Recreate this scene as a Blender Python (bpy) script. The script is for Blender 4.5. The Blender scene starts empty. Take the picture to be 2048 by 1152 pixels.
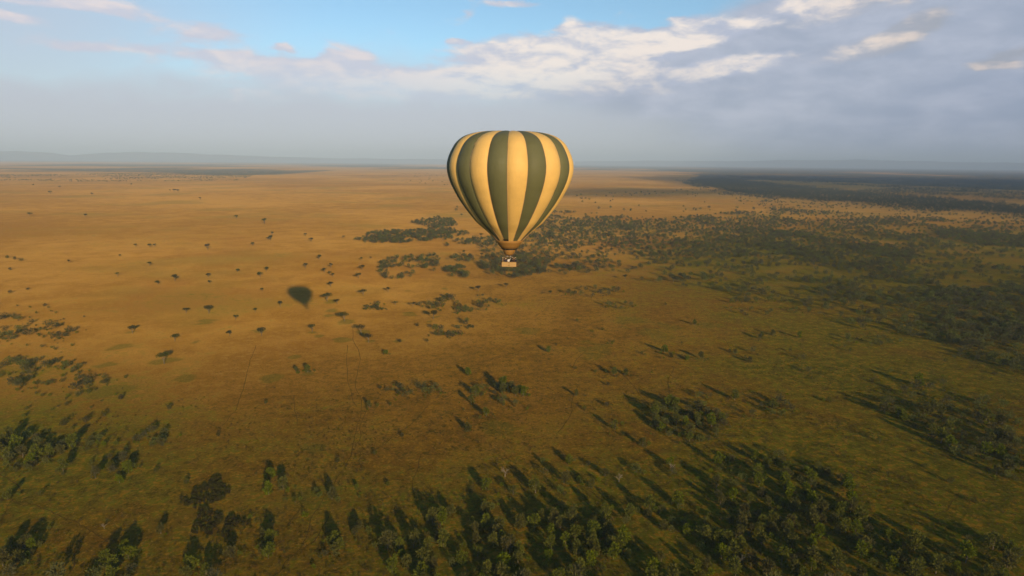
import bpy, math, random
import numpy as np
from mathutils import Vector, Matrix

rng = np.random.default_rng(11)
random.seed(5)
scene = bpy.context.scene
COL = scene.collection
R = math.radians

# ------------------------------------------------------------------ camera
IW, IH = 2048.0, 1152.0
HFOV = R(75.0)
FPX = IW / 2 / math.tan(HFOV / 2)
CAM_Z = 140.0
PITCH = math.atan((IH / 2 - 324) / FPX)
ROLL = R(0.56)
cd = bpy.data.cameras.new('camera')
cam = bpy.data.objects.new('camera', cd)
COL.objects.link(cam)
cd.sensor_fit = 'HORIZONTAL'
cd.angle = HFOV
cd.clip_start = 0.5
cd.clip_end = 300000
cam.matrix_world = (Matrix.Translation((0, 0, CAM_Z)) @ Matrix.Rotation(math.pi / 2 - PITCH, 4, 'X')
                    @ Matrix.Rotation(ROLL, 4, 'Z'))
scene.camera = cam

# ------------------------------------------------------------------ light directions
SUN_EL = 12.76          # degrees above the horizon
LIGHT_AZ = -21.9        # the light travels towards this azimuth (from +Y towards +X)
SUN_STRENGTH = 5.0
SUN_COLOR = (1.0, 0.71, 0.38)
SKY_STRENGTH = 0.15
EXPOSURE = 0.0

sl = bpy.data.lights.new('sun', 'SUN')
sl.energy = SUN_STRENGTH
sl.color = SUN_COLOR
sl.angle = R(0.55)
sun = bpy.data.objects.new('sun', sl)
COL.objects.link(sun)
light_dir = Vector((math.sin(R(LIGHT_AZ)) * math.cos(R(SUN_EL)), math.cos(R(LIGHT_AZ)) * math.cos(R(SUN_EL)), -math.sin(R(SUN_EL))))
sun.rotation_euler = light_dir.to_track_quat('-Z', 'Y').to_euler()
sun.location = (1500, -3500, 900)

vs = scene.view_settings
vs.view_transform = 'Standard'
vs.look = 'None'
vs.exposure = EXPOSURE
vs.gamma = 1.0
vs.use_curve_mapping = False
scene.cycles.denoising_prefilter = 'ACCURATE'

# ------------------------------------------------------------------ picture <-> place
_f = np.array([0, math.cos(PITCH), -math.sin(PITCH)])
_u0 = np.array([0, math.sin(PITCH), math.cos(PITCH)])
_r0 = np.array([1.0, 0, 0])
_rt = _r0 * math.cos(ROLL) + _u0 * math.sin(ROLL)
_up = _u0 * math.cos(ROLL) - _r0 * math.sin(ROLL)


def ray(x, y):
    x = np.asarray(x, float)
    y = np.asarray(y, float)
    d = _f + np.multiply.outer((x - IW / 2) / FPX, _rt) - np.multiply.outer((y - IH / 2) / FPX, _up)
    return d / np.linalg.norm(d, axis=-1, keepdims=True)


def on_plane(x, y, z=0.0):
    """where the view through a picture point meets the level z"""
    d = ray(x, y)
    t = (z - CAM_Z) / d[..., 2]
    p = d * t[..., None]
    return p[..., 0], p[..., 1]


def azel(x, y):
    d = ray(x, y)
    return math.degrees(math.atan2(d[0], d[1])), math.degrees(math.asin(d[2]))


# ------------------------------------------------------------------ node helper
class NT:
    def __init__(self, tree):
        self.t = tree
        self.n = tree.nodes
        self.l = tree.links

    def new(self, kind, **kw):
        nd = self.n.new(kind)
        for k, v in kw.items():
            setattr(nd, k, v)
        return nd

    def put(self, sock, v):
        if hasattr(v, 'is_output'):
            self.l.new(v, sock)
        elif v is not None:
            if isinstance(v, (tuple, list)) and len(v) == 3 and sock.type == 'RGBA':
                v = (*v, 1.0)
            sock.default_value = v

    def m(self, op, a, b=None, c=None, clamp=False):
        nd = self.new('ShaderNodeMath', operation=op, use_clamp=clamp)
        self.put(nd.inputs[0], a)
        if b is not None:
            self.put(nd.inputs[1], b)
        if c is not None:
            self.put(nd.inputs[2], c)
        return nd.outputs[0]

    def v(self, op, a, b=None):
        nd = self.new('ShaderNodeVectorMath', operation=op)
        self.put(nd.inputs[0], a)
        if b is not None:
            self.put(nd.inputs[1], b)
        return nd.outputs['Value'] if op in ('DOT_PRODUCT', 'LENGTH') else nd.outputs['Vector']

    def sm(self, x, lo, hi, a=0.0, b=1.0):
        nd = self.new('ShaderNodeMapRange', interpolation_type='SMOOTHSTEP')
        self.put(nd.inputs['Value'], x)
        self.put(nd.inputs['From Min'], lo)
        self.put(nd.inputs['From Max'], hi)
        self.put(nd.inputs['To Min'], a)
        self.put(nd.inputs['To Max'], b)
        return nd.outputs['Result']

    def mix(self, f, a, b, blend='MIX'):
        nd = self.new('ShaderNodeMix', data_type='RGBA', blend_type=blend)
        self.put(nd.inputs[0], f)
        self.put(nd.inputs[6], a)
        self.put(nd.inputs[7], b)
        return nd.outputs[2]

    def noise(self, vec, scale, detail=3.0, rough=0.5, dist=0.0, out=0):
        nd = self.new('ShaderNodeTexNoise')
        if vec is not None:
            self.l.new(vec, nd.inputs['Vector'])
        nd.inputs['Scale'].default_value = scale
        nd.inputs['Detail'].default_value = detail
        nd.inputs['Roughness'].default_value = rough
        nd.inputs['Distortion'].default_value = dist
        return nd.outputs[out]

    def xyz(self, x, y, z=0.0):
        nd = self.new('ShaderNodeCombineXYZ')
        self.put(nd.inputs[0], x)
        self.put(nd.inputs[1], y)
        self.put(nd.inputs[2], z)
        return nd.outputs[0]


def srgb(r, g, b):
    out = []
    for c in (r, g, b):
        c /= 255.0
        out.append(c / 12.92 if c <= 0.04045 else ((c + 0.055) / 1.055) ** 2.4)
    return tuple(out)


# ------------------------------------------------------------------ world: sky and clouds
world = bpy.data.worlds.new('World')
scene.world = world
world.use_nodes = True
wt = NT(world.node_tree)
wt.n.clear()
w_out = wt.new('ShaderNodeOutputWorld')
w_bg = wt.new('ShaderNodeBackground')
w_bg.inputs['Strength'].default_value = SKY_STRENGTH
wt.l.new(w_bg.outputs[0], w_out.inputs['Surface'])
sky = wt.new('ShaderNodeTexSky', sky_type='NISHITA')
sky.sun_disc = False
sky.sun_elevation = R(SUN_EL)
sky.sun_rotation = R(180 + LIGHT_AZ)
sky.altitude = 1500
sky.air_density = 1.0
sky.dust_density = 0.6
sky.ozone_density = 2.2

tc = wt.new('ShaderNodeTexCoord')
dirv = tc.outputs['Generated']
sep = wt.new('ShaderNodeSeparateXYZ')
wt.l.new(dirv, sep.inputs[0])
DEG = 180 / math.pi
az = wt.m('MULTIPLY', wt.m('ARCTAN2', sep.outputs[0], sep.outputs[1]), DEG)
el = wt.m('MULTIPLY', wt.m('ARCSINE', sep.outputs[2]), DEG)
P = wt.xyz(az, el)
# ragged edges: the position is disturbed before the cloud banks are looked up
Pn = wt.xyz(wt.m('MULTIPLY', az, 0.16), wt.m('MULTIPLY', el, 0.42), 3.7)
warp = wt.noise(Pn, 1.0, 4, 0.55, 0.0, 1)
warp = wt.v('MULTIPLY', wt.v('SUBTRACT', warp, (0.5, 0.5, 0.5)), (5.0, 1.6, 0.0))
Pw = wt.v('ADD', P, warp)
fine = wt.noise(Pn, 2.0, 9, 0.58, 0.2)
fine2 = wt.noise(wt.v('ADD', Pn, (11.0, 0.12, 2.0)), 1.3, 6, 0.55, 0.2)
DPP = math.degrees(1 / FPX)


def bank(vec, x, y, rx, ry, amp, tilt=0.0):
    a0, e0 = azel(x, y)
    d = wt.v('SUBTRACT', vec, (a0, e0, 0))
    c, s = math.cos(R(tilt)), math.sin(R(tilt))
    kx, ky = 1 / (rx * DPP), 1 / (ry * DPP)
    u = wt.v('DOT_PRODUCT', d, (c * kx, s * kx, 0))
    v_ = wt.v('DOT_PRODUCT', d, (-s * ky, c * ky, 0))
    q = wt.m('MULTIPLY_ADD', u, u, wt.m('MULTIPLY', v_, v_))
    return wt.m('MULTIPLY', wt.m('POWER', 0.42, q), amp)


def total(vec, lst):
    acc = None
    for b in lst:
        s = bank(vec, *b)
        acc = s if acc is None else wt.m('ADD', acc, s)
    return acc


GREY_BANKS = [(1800, 130, 330, 170, 0.85), (2150, 40, 260, 160, 0.75), (1560, 140, 130, 70, 0.75), (1430, 105, 80, 30, 0.55),
              (1280, 120, 50, 40, 0.5), (1250, 190, 260, 34, 0.5), (1900, 240, 420, 90, 0.55), (1500, 30, 60, 20, 0.3)]
PUFFS = [(1080, 105, 105, 26, 0.8), (1195, 92, 55, 34, 0.95), (1300, 84, 85, 24, 1.0, 12), (1420, 62, 75, 20, 0.9, 8), (1130, 150, 180, 22, 0.55),
         (900, 158, 130, 20, 0.62), (690, 120, 48, 22, 0.85), (590, 128, 80, 15, 0.55), (770, 168, 80, 10, 0.5), (1330, 152, 150, 14, 0.85, 4),
         (1480, 128, 95, 12, 0.7, 8), (1740, 92, 68, 20, 1.0, 14), (1835, 52, 50, 12, 0.75, 16), (1635, 12, 58, 26, 1.0), (1730, 6, 90, 14, 0.5),
         (2010, 112, 45, 12, 0.6, 8), (1985, 130, 48, 7, 0.55), (205, 14, 75, 12, 0.75, -3), (25, 37, 42, 7, 0.7), (390, 56, 60, 12, 0.6), (390, 76, 100, 14, 0.45),
         (577, 92, 12, 8, 0.6), (460, 188, 16, 11, 0.45), (918, 85, 22, 5, 0.55), (928, 28, 24, 13, 0.5), (1010, 6, 70, 8, 0.6),
         (1145, 48, 22, 12, 0.5), (1280, 108, 22, 10, 0.6), (1340, 38, 16, 6, 0.5), (60, 6, 90, 6, 0.4), (620, 150, 150, 18, 0.42), (500, 130, 60, 12, 0.35), (1040, 130, 120, 30, 0.5), (1240, 140, 120, 26, 0.4), (180, 95, 150, 9, 0.32), (120, 75, 90, 8, 0.3), (560, 175, 260, 30, 0.28), (860, 190, 240, 22, 0.36), (1150, 185, 260, 16, 0.36), (420, 110, 150, 16, 0.3)]
# broken clouds all round the rest of the sky
roof = wt.noise(wt.v('MULTIPLY', dirv, (1.0, 1.0, 2.6)), 3.2, 7, 0.55, 0.2)
away = wt.sm(wt.v('DOT_PRODUCT', dirv, tuple(ray(1024, 200))), 0.80, 0.66)
elsewhere = wt.m('MULTIPLY', away, wt.sm(roof, 0.60, 0.76))

blue = wt.mix(1.0, sky.outputs[0], (0.98, 1.08, 1.02), 'MULTIPLY')
K = 1 / SKY_STRENGTH


def rad(r, g, b, k=1.0):
    return tuple(c * K * k for c in srgb(r, g, b))


# the lower sky: a pale lavender veil that thickens towards the horizon
veil_c = wt.mix(wt.sm(az, -6, 34), rad(196, 198, 212), rad(164, 168, 178))
veil = wt.sm(wt.m('ADD', el, wt.m('MULTIPLY', wt.m('SUBTRACT', fine2, 0.5), 3.0)), 10.5, 3.5)
left_veil = wt.m('MULTIPLY', wt.sm(az, -12, -36), wt.sm(el, 17, 9))
veil = wt.m('MAXIMUM', veil, wt.m('MULTIPLY', left_veil, 0.75))
base = wt.mix(wt.m('MULTIPLY', veil, 0.92), blue, veil_c)
grey = wt.m('ADD', total(Pw, GREY_BANKS), wt.m('MULTIPLY', wt.m('SUBTRACT', fine2, 0.5), 0.45))
grey_m = wt.sm(grey, 0.22, 0.75)
grey_c = wt.mix(wt.sm(fine2, 0.30, 0.75), rad(164, 176, 198), rad(192, 199, 217))
base = wt.mix(grey_m, base, grey_c)
puff_cov = wt.m('ADD', wt.m('ADD', total(Pw, PUFFS), wt.m('MULTIPLY', elsewhere, 0.8)), wt.m('MULTIPLY', wt.m('SUBTRACT', fine, 0.5), 1.05))
puff_m = wt.sm(puff_cov, 0.16, 0.60)
fine_b = wt.noise(wt.v('ADD', Pn, (0.05, 0.26, 0.0)), 1.7, 6, 0.55, 0.3)
relief = wt.m('MULTIPLY', wt.m('SUBTRACT', wt.noise(Pn, 1.7, 6, 0.55, 0.3), fine_b), 2.2)
puff_l = wt.m('ADD', wt.m('MULTIPLY', wt.m('MINIMUM', puff_cov, 1.0), 0.70), wt.m('ADD', relief, wt.m('MULTIPLY', wt.m('SUBTRACT', fine2, 0.5), 1.0)))
puff_l = wt.sm(puff_l, 0.10, 0.95)
puff_c = wt.mix(puff_l, wt.mix(wt.sm(az, -10, 10), rad(208, 211, 227), rad(186, 194, 215)), wt.mix(wt.sm(az, -14, 2), rad(236, 226, 228), rad(255, 242, 232)))
puff_c = wt.mix(wt.sm(az, 18, 34), puff_c, wt.mix(puff_l, rad(165, 170, 182), rad(236, 218, 206)))
base = wt.mix(wt.m('MULTIPLY', puff_m, wt.sm(el, 4.0, 8.0, 0.25, 0.95)), base, puff_c)
wt.l.new(base, w_bg.inputs['Color'])


# ------------------------------------------------------------------ object helpers
def tag(o, label=None, cat=None, group=None, kind=None):
    if label:
        o['label'] = label
    if cat:
        o['category'] = cat
    if group:
        o['group'] = group
    if kind:
        o['kind'] = kind
    return o


def link(name, mesh, parent=None, loc=None):
    o = bpy.data.objects.new(name, mesh)
    COL.objects.link(o)
    if parent is not None:
        o.parent = parent
    if loc is not None:
        o.location = loc
    return o


def np_mesh(name, verts, faces, mats=(), smooth=False, mat_idx=None):
    """faces: (N,3) or (N,4) int array"""
    me = bpy.data.meshes.new(name)
    verts = np.asarray(verts, np.float32)
    faces = np.asarray(faces, np.int32)
    k = faces.shape[1]
    me.vertices.add(len(verts))
    me.vertices.foreach_set('co', verts.ravel())
    me.loops.add(faces.size)
    me.loops.foreach_set('vertex_index', faces.ravel())
    me.polygons.add(len(faces))
    me.polygons.foreach_set('loop_start', np.arange(0, faces.size, k, dtype=np.int32))
    me.polygons.foreach_set('loop_total', np.full(len(faces), k, np.int32))
    for m in mats:
        me.materials.append(m)
    if mat_idx is not None:
        me.polygons.foreach_set('material_index', np.asarray(mat_idx, np.int32))
    me.polygons.foreach_set('use_smooth', np.full(len(faces), bool(smooth)))
    me.update(calc_edges=True)
    me.validate()
    return me


class MB:
    """collects boxes, tubes and lathes; triangulated quads"""

    def __init__(self):
        self.v = []
        self.f = []

    def add(self, verts, faces):
        o = len(self.v)
        self.v += [tuple(p) for p in verts]
        self.f += [tuple(i + o for i in f) for f in faces]

    def box(self, c, s, M=None):
        x, y, z = c
        a, b, d = s[0] / 2, s[1] / 2, s[2] / 2
        vv = [Vector((x + i * a, y + j * b, z + k * d)) for k in (-1, 1) for j in (-1, 1) for i in (-1, 1)]
        if M is not None:
            vv = [M @ p for p in vv]
        self.add(vv, [(0, 2, 3, 1), (4, 5, 7, 6), (0, 1, 5, 4), (2, 6, 7, 3), (0, 4, 6, 2), (1, 3, 7, 5)])

    def tube(self, pts, rads, n=6, cap=True):
        pts = [Vector(p) for p in pts]
        rings = []
        for i, p in enumerate(pts):
            a = pts[max(i - 1, 0)]
            b = pts[min(i + 1, len(pts) - 1)]
            t = (b - a).normalized()
            ref = Vector((0, 0, 1)) if abs(t.z) < 0.9 else Vector((1, 0, 0))
            u = t.cross(ref).normalized()
            w = t.cross(u)
            rings.append([p + (u * math.cos(2 * math.pi * k / n) + w * math.sin(2 * math.pi * k / n)) * rads[i] for k in range(n)])
        vv = [q for r in rings for q in r]
        ff = []
        for i in range(len(pts) - 1):
            for k in range(n):
                ff.append((i * n + k, i * n + (k + 1) % n, (i + 1) * n + (k + 1) % n, (i + 1) * n + k))
        if cap:
            ff.append(tuple(range(n)))
            ff.append(tuple(range((len(pts) - 1) * n, len(pts) * n)))
        self.add(vv, ff)

    def lathe(self, prof, n=24, close=False):
        vv = [(r * math.cos(2 * math.pi * k / n), r * math.sin(2 * math.pi * k / n), z) for r, z in prof for k in range(n)]
        ff = []
        m = len(prof)
        for i in range(m if close else m - 1):
            j = (i + 1) % m
            for k in range(n):
                ff.append((i * n + k, i * n + (k + 1) % n, j * n + (k + 1) % n, j * n + k))
        self.add(vv, ff)

    def mesh(self, name, mat, smooth=False):
        me = bpy.data.meshes.new(name)
        me.from_pydata(self.v, [], self.f)
        me.materials.append(mat)
        if smooth:
            me.polygons.foreach_set('use_smooth', [True] * len(me.polygons))
        me.update()
        return me

    def build(self, name, mat, parent=None, smooth=False):
        return link(name, self.mesh(name, mat, smooth), parent)


def new_mat(name):
    m = bpy.data.materials.new(name)
    m.use_nodes = True
    t = NT(m.node_tree)
    t.n.clear()
    out = t.new('ShaderNodeOutputMaterial')
    return m, t, out


def vnoise(x, y, scale, seed=0):
    """smooth value noise 0..1 on numpy arrays"""
    x = np.asarray(x, float) / scale
    y = np.asarray(y, float) / scale
    xi = np.floor(x).astype(np.int64)
    yi = np.floor(y).astype(np.int64)
    fx = x - xi
    fy = y - yi
    fx = fx * fx * (3 - 2 * fx)
    fy = fy * fy * (3 - 2 * fy)

    def h(i, j):
        n = (i * 374761393 + j * 668265263 + seed * 1442695041) & 0x7fffffff
        n = ((n ^ (n >> 13)) * 1274126177) & 0x7fffffff
        return ((n ^ (n >> 16)) & 0xffff) / 65535.0

    return (h(xi, yi) * (1 - fx) + h(xi + 1, yi) * fx) * (1 - fy) + (h(xi, yi + 1) * (1 - fx) + h(xi + 1, yi + 1) * fx) * fy


def fbm(x, y, scale, seed=0, octs=4):
    s = 0.0
    a = 0.5
    tot = 0.0
    for k in range(octs):
        s = s + a * vnoise(x, y, scale / 2 ** k, seed + k * 17)
        tot += a
        a *= 0.5
    return s / tot


def sstep(x, a, b):
    t = np.clip((np.asarray(x, float) - a) / (b - a), 0, 1)
    return t * t * (3 - 2 * t)


# ------------------------------------------------------------------ ground
def height(x, y):
    x = np.asarray(x, float)
    y = np.asarray(y, float)
    r = np.hypot(x, y)
    h = 1.3 * (fbm(x, y, 460.0, 3, 2) - 0.5) + 0.25 * (fbm(x, y, 90.0, 9, 2) - 0.5)
    return h * sstep(r, 3000, 900)


def in_poly(px, py, poly):
    px = np.asarray(px, float)
    py = np.asarray(py, float)
    c = np.zeros(px.shape, bool)
    n = len(poly)
    for i in range(n):
        x1, y1 = poly[i]
        x2, y2 = poly[(i + 1) % n]
        cond = ((y1 > py) != (y2 > py)) & (px < (x2 - x1) * (py - y1) / (y2 - y1 + 1e-12) + x1)
        c ^= cond
    return c


def world_poly(pix, z=0.0):
    return [tuple(float(v) for v in on_plane(x, y, z)) for x, y in pix]


# woodland areas, outlined on the ground (density in trees per hectare)
WOODS = [
    # the broad open woodland right of the balloon
    (world_poly([(1040, 432), (1110, 424), (1350, 436), (1480, 424), (1560, 428), (1560, 610), (1480, 600), (1400, 573), (1290, 562), (1230, 556), (1160, 536), (1060, 552), (985, 545), (960, 500)]), 48, 0.44, 120),
    (world_poly([(1540, 414), (1700, 430), (1900, 440), (2090, 452), (2090, 492), (1850, 500), (1840, 560), (1760, 560), (1620, 612), (1540, 600)]), 48, 0.45, 110),
    (world_poly([(1540, 462), (1700, 475), (1830, 505), (1810, 550), (1680, 540), (1540, 500)]), 78, 0.34, 90),
    (world_poly([(1860, 462), (2090, 466), (2090, 498), (1940, 492)]), 114, 0.30, 80),
    (world_poly([(1560, 560), (1780, 548), (2090, 560), (2090, 608), (1800, 612), (1600, 618)]), 59, 0.43, 70),
    (world_poly([(1380, 470), (1560, 455), (1700, 500), (1560, 500)]), 70, 0.36, 90),
    # bands left of the balloon
    (world_poly([(708, 480), (740, 466), (830, 462), (905, 458), (940, 468), (900, 480), (800, 487), (730, 486)]), 135, 0.25, 60),
    (world_poly([(818, 446), (850, 438), (905, 438), (915, 452), (870, 458)]), 114, 0.25, 60),
    (world_poly([(880, 492), (930, 478), (1000, 474), (1010, 500), (950, 500)]), 99, 0.33, 60),
    (world_poly([(752, 530), (790, 518), (870, 510), (882, 524), (870, 545), (830, 552), (790, 566), (760, 556)]), 106, 0.34, 45),
    (world_poly([(888, 536), (930, 534), (935, 556), (900, 560)]), 135, 0.25, 40),
    (world_poly([(906, 515), (942, 512), (950, 524), (915, 528)]), 135, 0.25, 40),
    (world_poly([(955, 526), (1010, 520), (1090, 520), (1095, 545), (1040, 560), (980, 552)]), 120, 0.30, 45),
    (world_poly([(1000, 432), (2100, 444), (2100, 600), (1700, 615), (1450, 590), (1250, 556), (1050, 550)]), 37, 0.33, 55),
    (world_poly([(1560, 590), (2100, 585), (2100, 700), (1900, 690), (1700, 660)]), 18, 0.44, 50),
    (world_poly([(1850, 600), (1900, 585), (2110, 570), (2110, 775), (2000, 735), (1900, 690)]), 117, 0.22, 45),
    (world_poly([(1690, 640), (1760, 610), (1860, 600), (1880, 680), (1760, 672)]), 43, 0.35, 40),
    (world_poly([(1480, 398), (2100, 428), (2100, 448), (1560, 430)]), 13, 0.40, 90),
    # thin scatter of trees on the far plain
    (world_poly([(1150, 390), (1400, 378), (1560, 398), (1500, 428), (1130, 424)]), 1.6, 0.40, 150),
    (world_poly([(0, 350), (300, 346), (520, 348), (470, 362), (160, 364), (0, 362)]), 9, 0.44, 260),
    (world_poly([(700, 350), (900, 346), (1140, 350), (1150, 420), (900, 425), (860, 380)]), 0.22, 0.35, 150),
]
FOREST = [
    (world_poly([(1372, 362), (1440, 358), (1560, 372), (1760, 390), (1900, 402), (2100, 420), (2100, 436), (1900, 421), (1700, 405), (1560, 395), (1460, 384)]), 85, 0.02, 80),
    (world_poly([(1350, 362), (1440, 356), (1560, 369), (1760, 386), (1900, 398), (2110, 414), (2110, 446), (1900, 430), (1700, 412), (1560, 402), (1430, 388)]), 60, 0.46, 130),
    (world_poly([(1700, 384), (1800, 377), (2100, 392), (2100, 404)]), 40, 0.38, 120),
    (world_poly([(1450, 352), (1700, 362), (2100, 382), (2100, 392), (1800, 378), (1500, 360)]), 30, 0.46, 220),
]


def woods_cover(x, y):
    c = np.zeros(np.shape(x))
    for poly, dens, thr, sc in WOODS:
        m = in_poly(x, y, poly)
        c = np.maximum(c, m * min(1.0, dens / 60) * sstep(fbm(x, y, sc, 21), thr, thr + 0.12))
    for poly, dens, thr, sc in FOREST:
        c = np.maximum(c, in_poly(x, y, poly) * sstep(fbm(x, y, sc, 21), thr, thr + 0.12))
    return c


# small lawns of greener grass (picture x, y, half width in metres)
LAWNS = [(411, 644, 13), (217, 785, 13), (240, 694, 9), (264, 664, 9), (328, 722, 10), (205, 731, 9), (370, 753, 9), (507, 661, 6), (390, 684, 6), (662, 603, 11), (663, 620, 8),
         (657, 631, 6), (692, 642, 9), (626, 665, 6), (684, 679, 10), (724, 664, 7), (739, 682, 6), (819, 628, 8), (858, 643, 8), (872, 633, 7), (890, 577, 8), (816, 581, 5),
         (589, 713, 7), (542, 755, 10), (620, 745, 7), (637, 672, 5), (799, 681, 5), (630, 895, 8), (1000, 855, 10), (1010, 850, 8), (520, 664, 5), (640, 985, 12), (80, 1130, 8),
         (1300, 665, 26), (1340, 655, 20), (1050, 660, 14), (1180, 700, 22), (1260, 640, 18), (1420, 648, 14)]
lx, ly = on_plane([a[0] for a in LAWNS], [a[1] for a in LAWNS])
GN = 620
gi = np.linspace(-1, 1, GN)
KS = 7.6
gx = np.sinh(gi * KS) / math.sinh(KS) * 66000 - 40
gy = np.sinh(gi * KS) / math.sinh(KS) * 66000 + 480
GX, GY = np.meshgrid(gx, gy, indexing='xy')
gv = np.stack([GX, GY, height(GX, GY)], -1).reshape(-1, 3)
ii = np.arange(GN * GN).reshape(GN, GN)
gf = np.stack([ii[:-1, :-1], ii[:-1, 1:], ii[1:, 1:], ii[1:, :-1]], -1).reshape(-1, 4)
g_dist = np.hypot(GX, GY)
wc = woods_cover(GX, GY)
# where the plain is green: towards the near woods and on the right
green = (0.62 * sstep(GY + 0.25 * GX, 430, 210) + 0.72 * sstep(GX - 0.22 * (GY - 350), -90, 200) * sstep(GY, 2200, 700)
         + 0.35 * sstep(GX + 0.5 * GY, 60, -140) * sstep(GY, 700, 300))
green = green + 0.9 * (fbm(GX, GY, 110.0, 5) - 0.5) * sstep(g_dist, 3000, 600)
green = np.clip(green, 0, 1) * 0.85 + 0.10 * wc
dark_cover_shade = sstep(GY - 0.10 * GX + 160 * (fbm(GX, GY, 240.0, 91) - 0.5), 620, 240) * 0.9 + sstep(GX - 0.06 * GY + 260 * (fbm(GX, GY, 300.0, 92) - 0.5), -230, 50) * sstep(GY, 1250, 600) * 0.95  # near ground darker by its cover; on the right, shade put into colour
dark_cover_shade = np.clip(dark_cover_shade, 0, 1)
lawn = np.zeros_like(GX)
for k, (a, b, w) in enumerate(LAWNS):
    rr = np.hypot((GX - lx[k]) / w, (GY - ly[k]) / (w * 1.25)) + 1.6 * (fbm(GX, GY, 12.0, 40 + k) - 0.5)
    lawn = np.maximum(lawn, sstep(rr, 1.05, 0.45) * (0.95 if w < 14 else 0.8))
red = sstep(fbm(GX, GY, 170.0, 77), 0.50, 0.68) * (0.35 + 0.65 * sstep(GX - 0.1 * GY, -90, 150)) * sstep(g_dist, 2600, 700)
# far bushland is too distant to tell the trees apart: the sheet itself carries its cover
far = 0.0 * GX
for pix, thr, sc in (([(-60, 337), (250, 343), (430, 351), (560, 349), (700, 338), (1000, 338), (1000, 326), (300, 325), (-60, 332)], 0.40, 1500.0),
                     ([(-60, 344), (120, 345), (290, 347), (250, 342), (-60, 340)], 0.42, 900.0),
                     ([(1140, 339), (1290, 342), (1400, 350), (1380, 358), (1560, 360), (1700, 365), (1900, 374), (2200, 388), (2600, 404), (2600, 350), (1700, 334), (1140, 328)], 0.30, 1300.0),
                     ([(-900, 318), (300, 324.5), (1024, 328.2), (1700, 333.5), (2600, 346), (2600, 341.5), (1024, 325.5), (-900, 310)], 0.36, 6000.0)):
    wpl = world_poly(pix)
    far = np.maximum(far, in_poly(GX, GY, wpl) * sstep(fbm(GX, GY * 0.45, sc, 61, 4), thr, thr + 0.10))
ground_me = np_mesh('ground', gv, gf, smooth=True)
for nm, arr in (('green', green), ('lawn', lawn), ('red', red), ('dark_cover_shade', dark_cover_shade), ('bushland', far), ('cover', wc)):
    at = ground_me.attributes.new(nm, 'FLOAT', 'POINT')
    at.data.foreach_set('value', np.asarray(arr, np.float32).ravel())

gm, t, out = new_mat('savanna_grass')
geo = t.new('ShaderNodeNewGeometry')
pos = geo.outputs['Position']


def attr(t, n):
    nd = t.new('ShaderNodeAttribute', attribute_name=n)
    return nd.outputs['Fac']


n_big = t.noise(pos, 1 / 260, 4, 0.55)
n_mid = t.noise(pos, 1 / 42, 4, 0.6, 0.4)
n_sml = t.noise(pos, 1 / 7, 4, 0.65, 0.3)
n_fin = t.noise(pos, 1 / 1.3, 4, 0.7)
n_wide = t.noise(pos, 1 / 900, 5, 0.55, 0.3)
dry = t.mix(t.sm(t.m('ADD', t.m('MULTIPLY', n_wide, 0.65), t.m('MULTIPLY', n_mid, 0.35)), 0.40, 0.60), (0.220, 0.114, 0.013), (0.350, 0.196, 0.036))
dry = t.mix(t.m('MULTIPLY', t.sm(n_sml, 0.48, 0.72), 0.35), dry, (0.42, 0.26, 0.065))
dry = t.mix(t.m('MULTIPLY', t.sm(n_big, 0.5, 0.66), 0.65), dry, (0.205, 0.140, 0.022))
dry = t.mix(t.m('MULTIPLY', attr(t, 'red'), 0.85), dry, (0.20, 0.084, 0.014))
dry = t.mix(t.m('MULTIPLY', attr(t, 'dark_cover_shade'), 0.8), dry, t.mix(t.sm(n_mid, 0.36, 0.64), (0.098, 0.050, 0.002), (0.160, 0.082, 0.006)))
gmask = t.m('ADD', attr(t, 'green'), t.m('MULTIPLY', t.m('SUBTRACT', n_sml, 0.5), 1.6))
gmask = t.m('ADD', gmask, t.m('MULTIPLY', t.m('SUBTRACT', n_mid, 0.5), 1.2))
gcol = t.mix(t.sm(n_sml, 0.35, 0.65), (0.054, 0.064, 0.002), (0.098, 0.102, 0.004))
col = t.mix(t.sm(gmask, 0.10, 0.85, 0.0, 0.92), dry, gcol)
col = t.mix(t.m('MULTIPLY', t.sm(t.m('ADD', attr(t, 'lawn'), t.m('MULTIPLY', t.m('SUBTRACT', n_fin, 0.5), 0.5)), 0.25, 0.9), 0.55), col, (0.070, 0.080, 0.006))
n_mot = t.noise(pos, 1 / 2.6, 3, 0.6, 0.6)
mot = t.m('MULTIPLY', t.m('MULTIPLY', t.sm(n_mot, 0.45, 0.58), attr(t, 'dark_cover_shade')), 0.75)
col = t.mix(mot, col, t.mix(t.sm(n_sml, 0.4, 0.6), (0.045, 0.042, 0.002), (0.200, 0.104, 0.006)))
col = t.mix(t.m('MULTIPLY', t.sm(n_fin, 0.54, 0.70), 0.42), col, (0.32, 0.19, 0.040))
col = t.mix(t.m('MULTIPLY', t.sm(n_fin, 0.47, 0.32), 0.62), col, (0.050, 0.036, 0.004))
bush_n = t.noise(pos, 1 / 90, 5, 0.7)
bush = t.m('MULTIPLY', attr(t, 'bushland'), t.sm(bush_n, 0.33, 0.5))
col = t.mix(bush, col, (0.040, 0.046, 0.026))
dif = t.new('ShaderNodeBsdfDiffuse')
dif.inputs['Roughness'].default_value = 1.0
t.l.new(col, dif.inputs['Color'])
hgt = t.m('ADD', t.m('MULTIPLY', n_fin, 0.85), t.m('ADD', t.m('MULTIPLY', n_sml, 0.45), t.m('MULTIPLY', n_mid, 0.15)))
bmp = t.new('ShaderNodeBump')
bmp.inputs['Strength'].default_value = 0.75
bmp.inputs['Distance'].default_value = 0.6
t.l.new(hgt, bmp.inputs['Height'])
t.l.new(bmp.outputs[0], dif.inputs['Normal'])
t.l.new(dif.outputs[0], out.inputs['Surface'])
ground_me.materials.append(gm)
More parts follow.
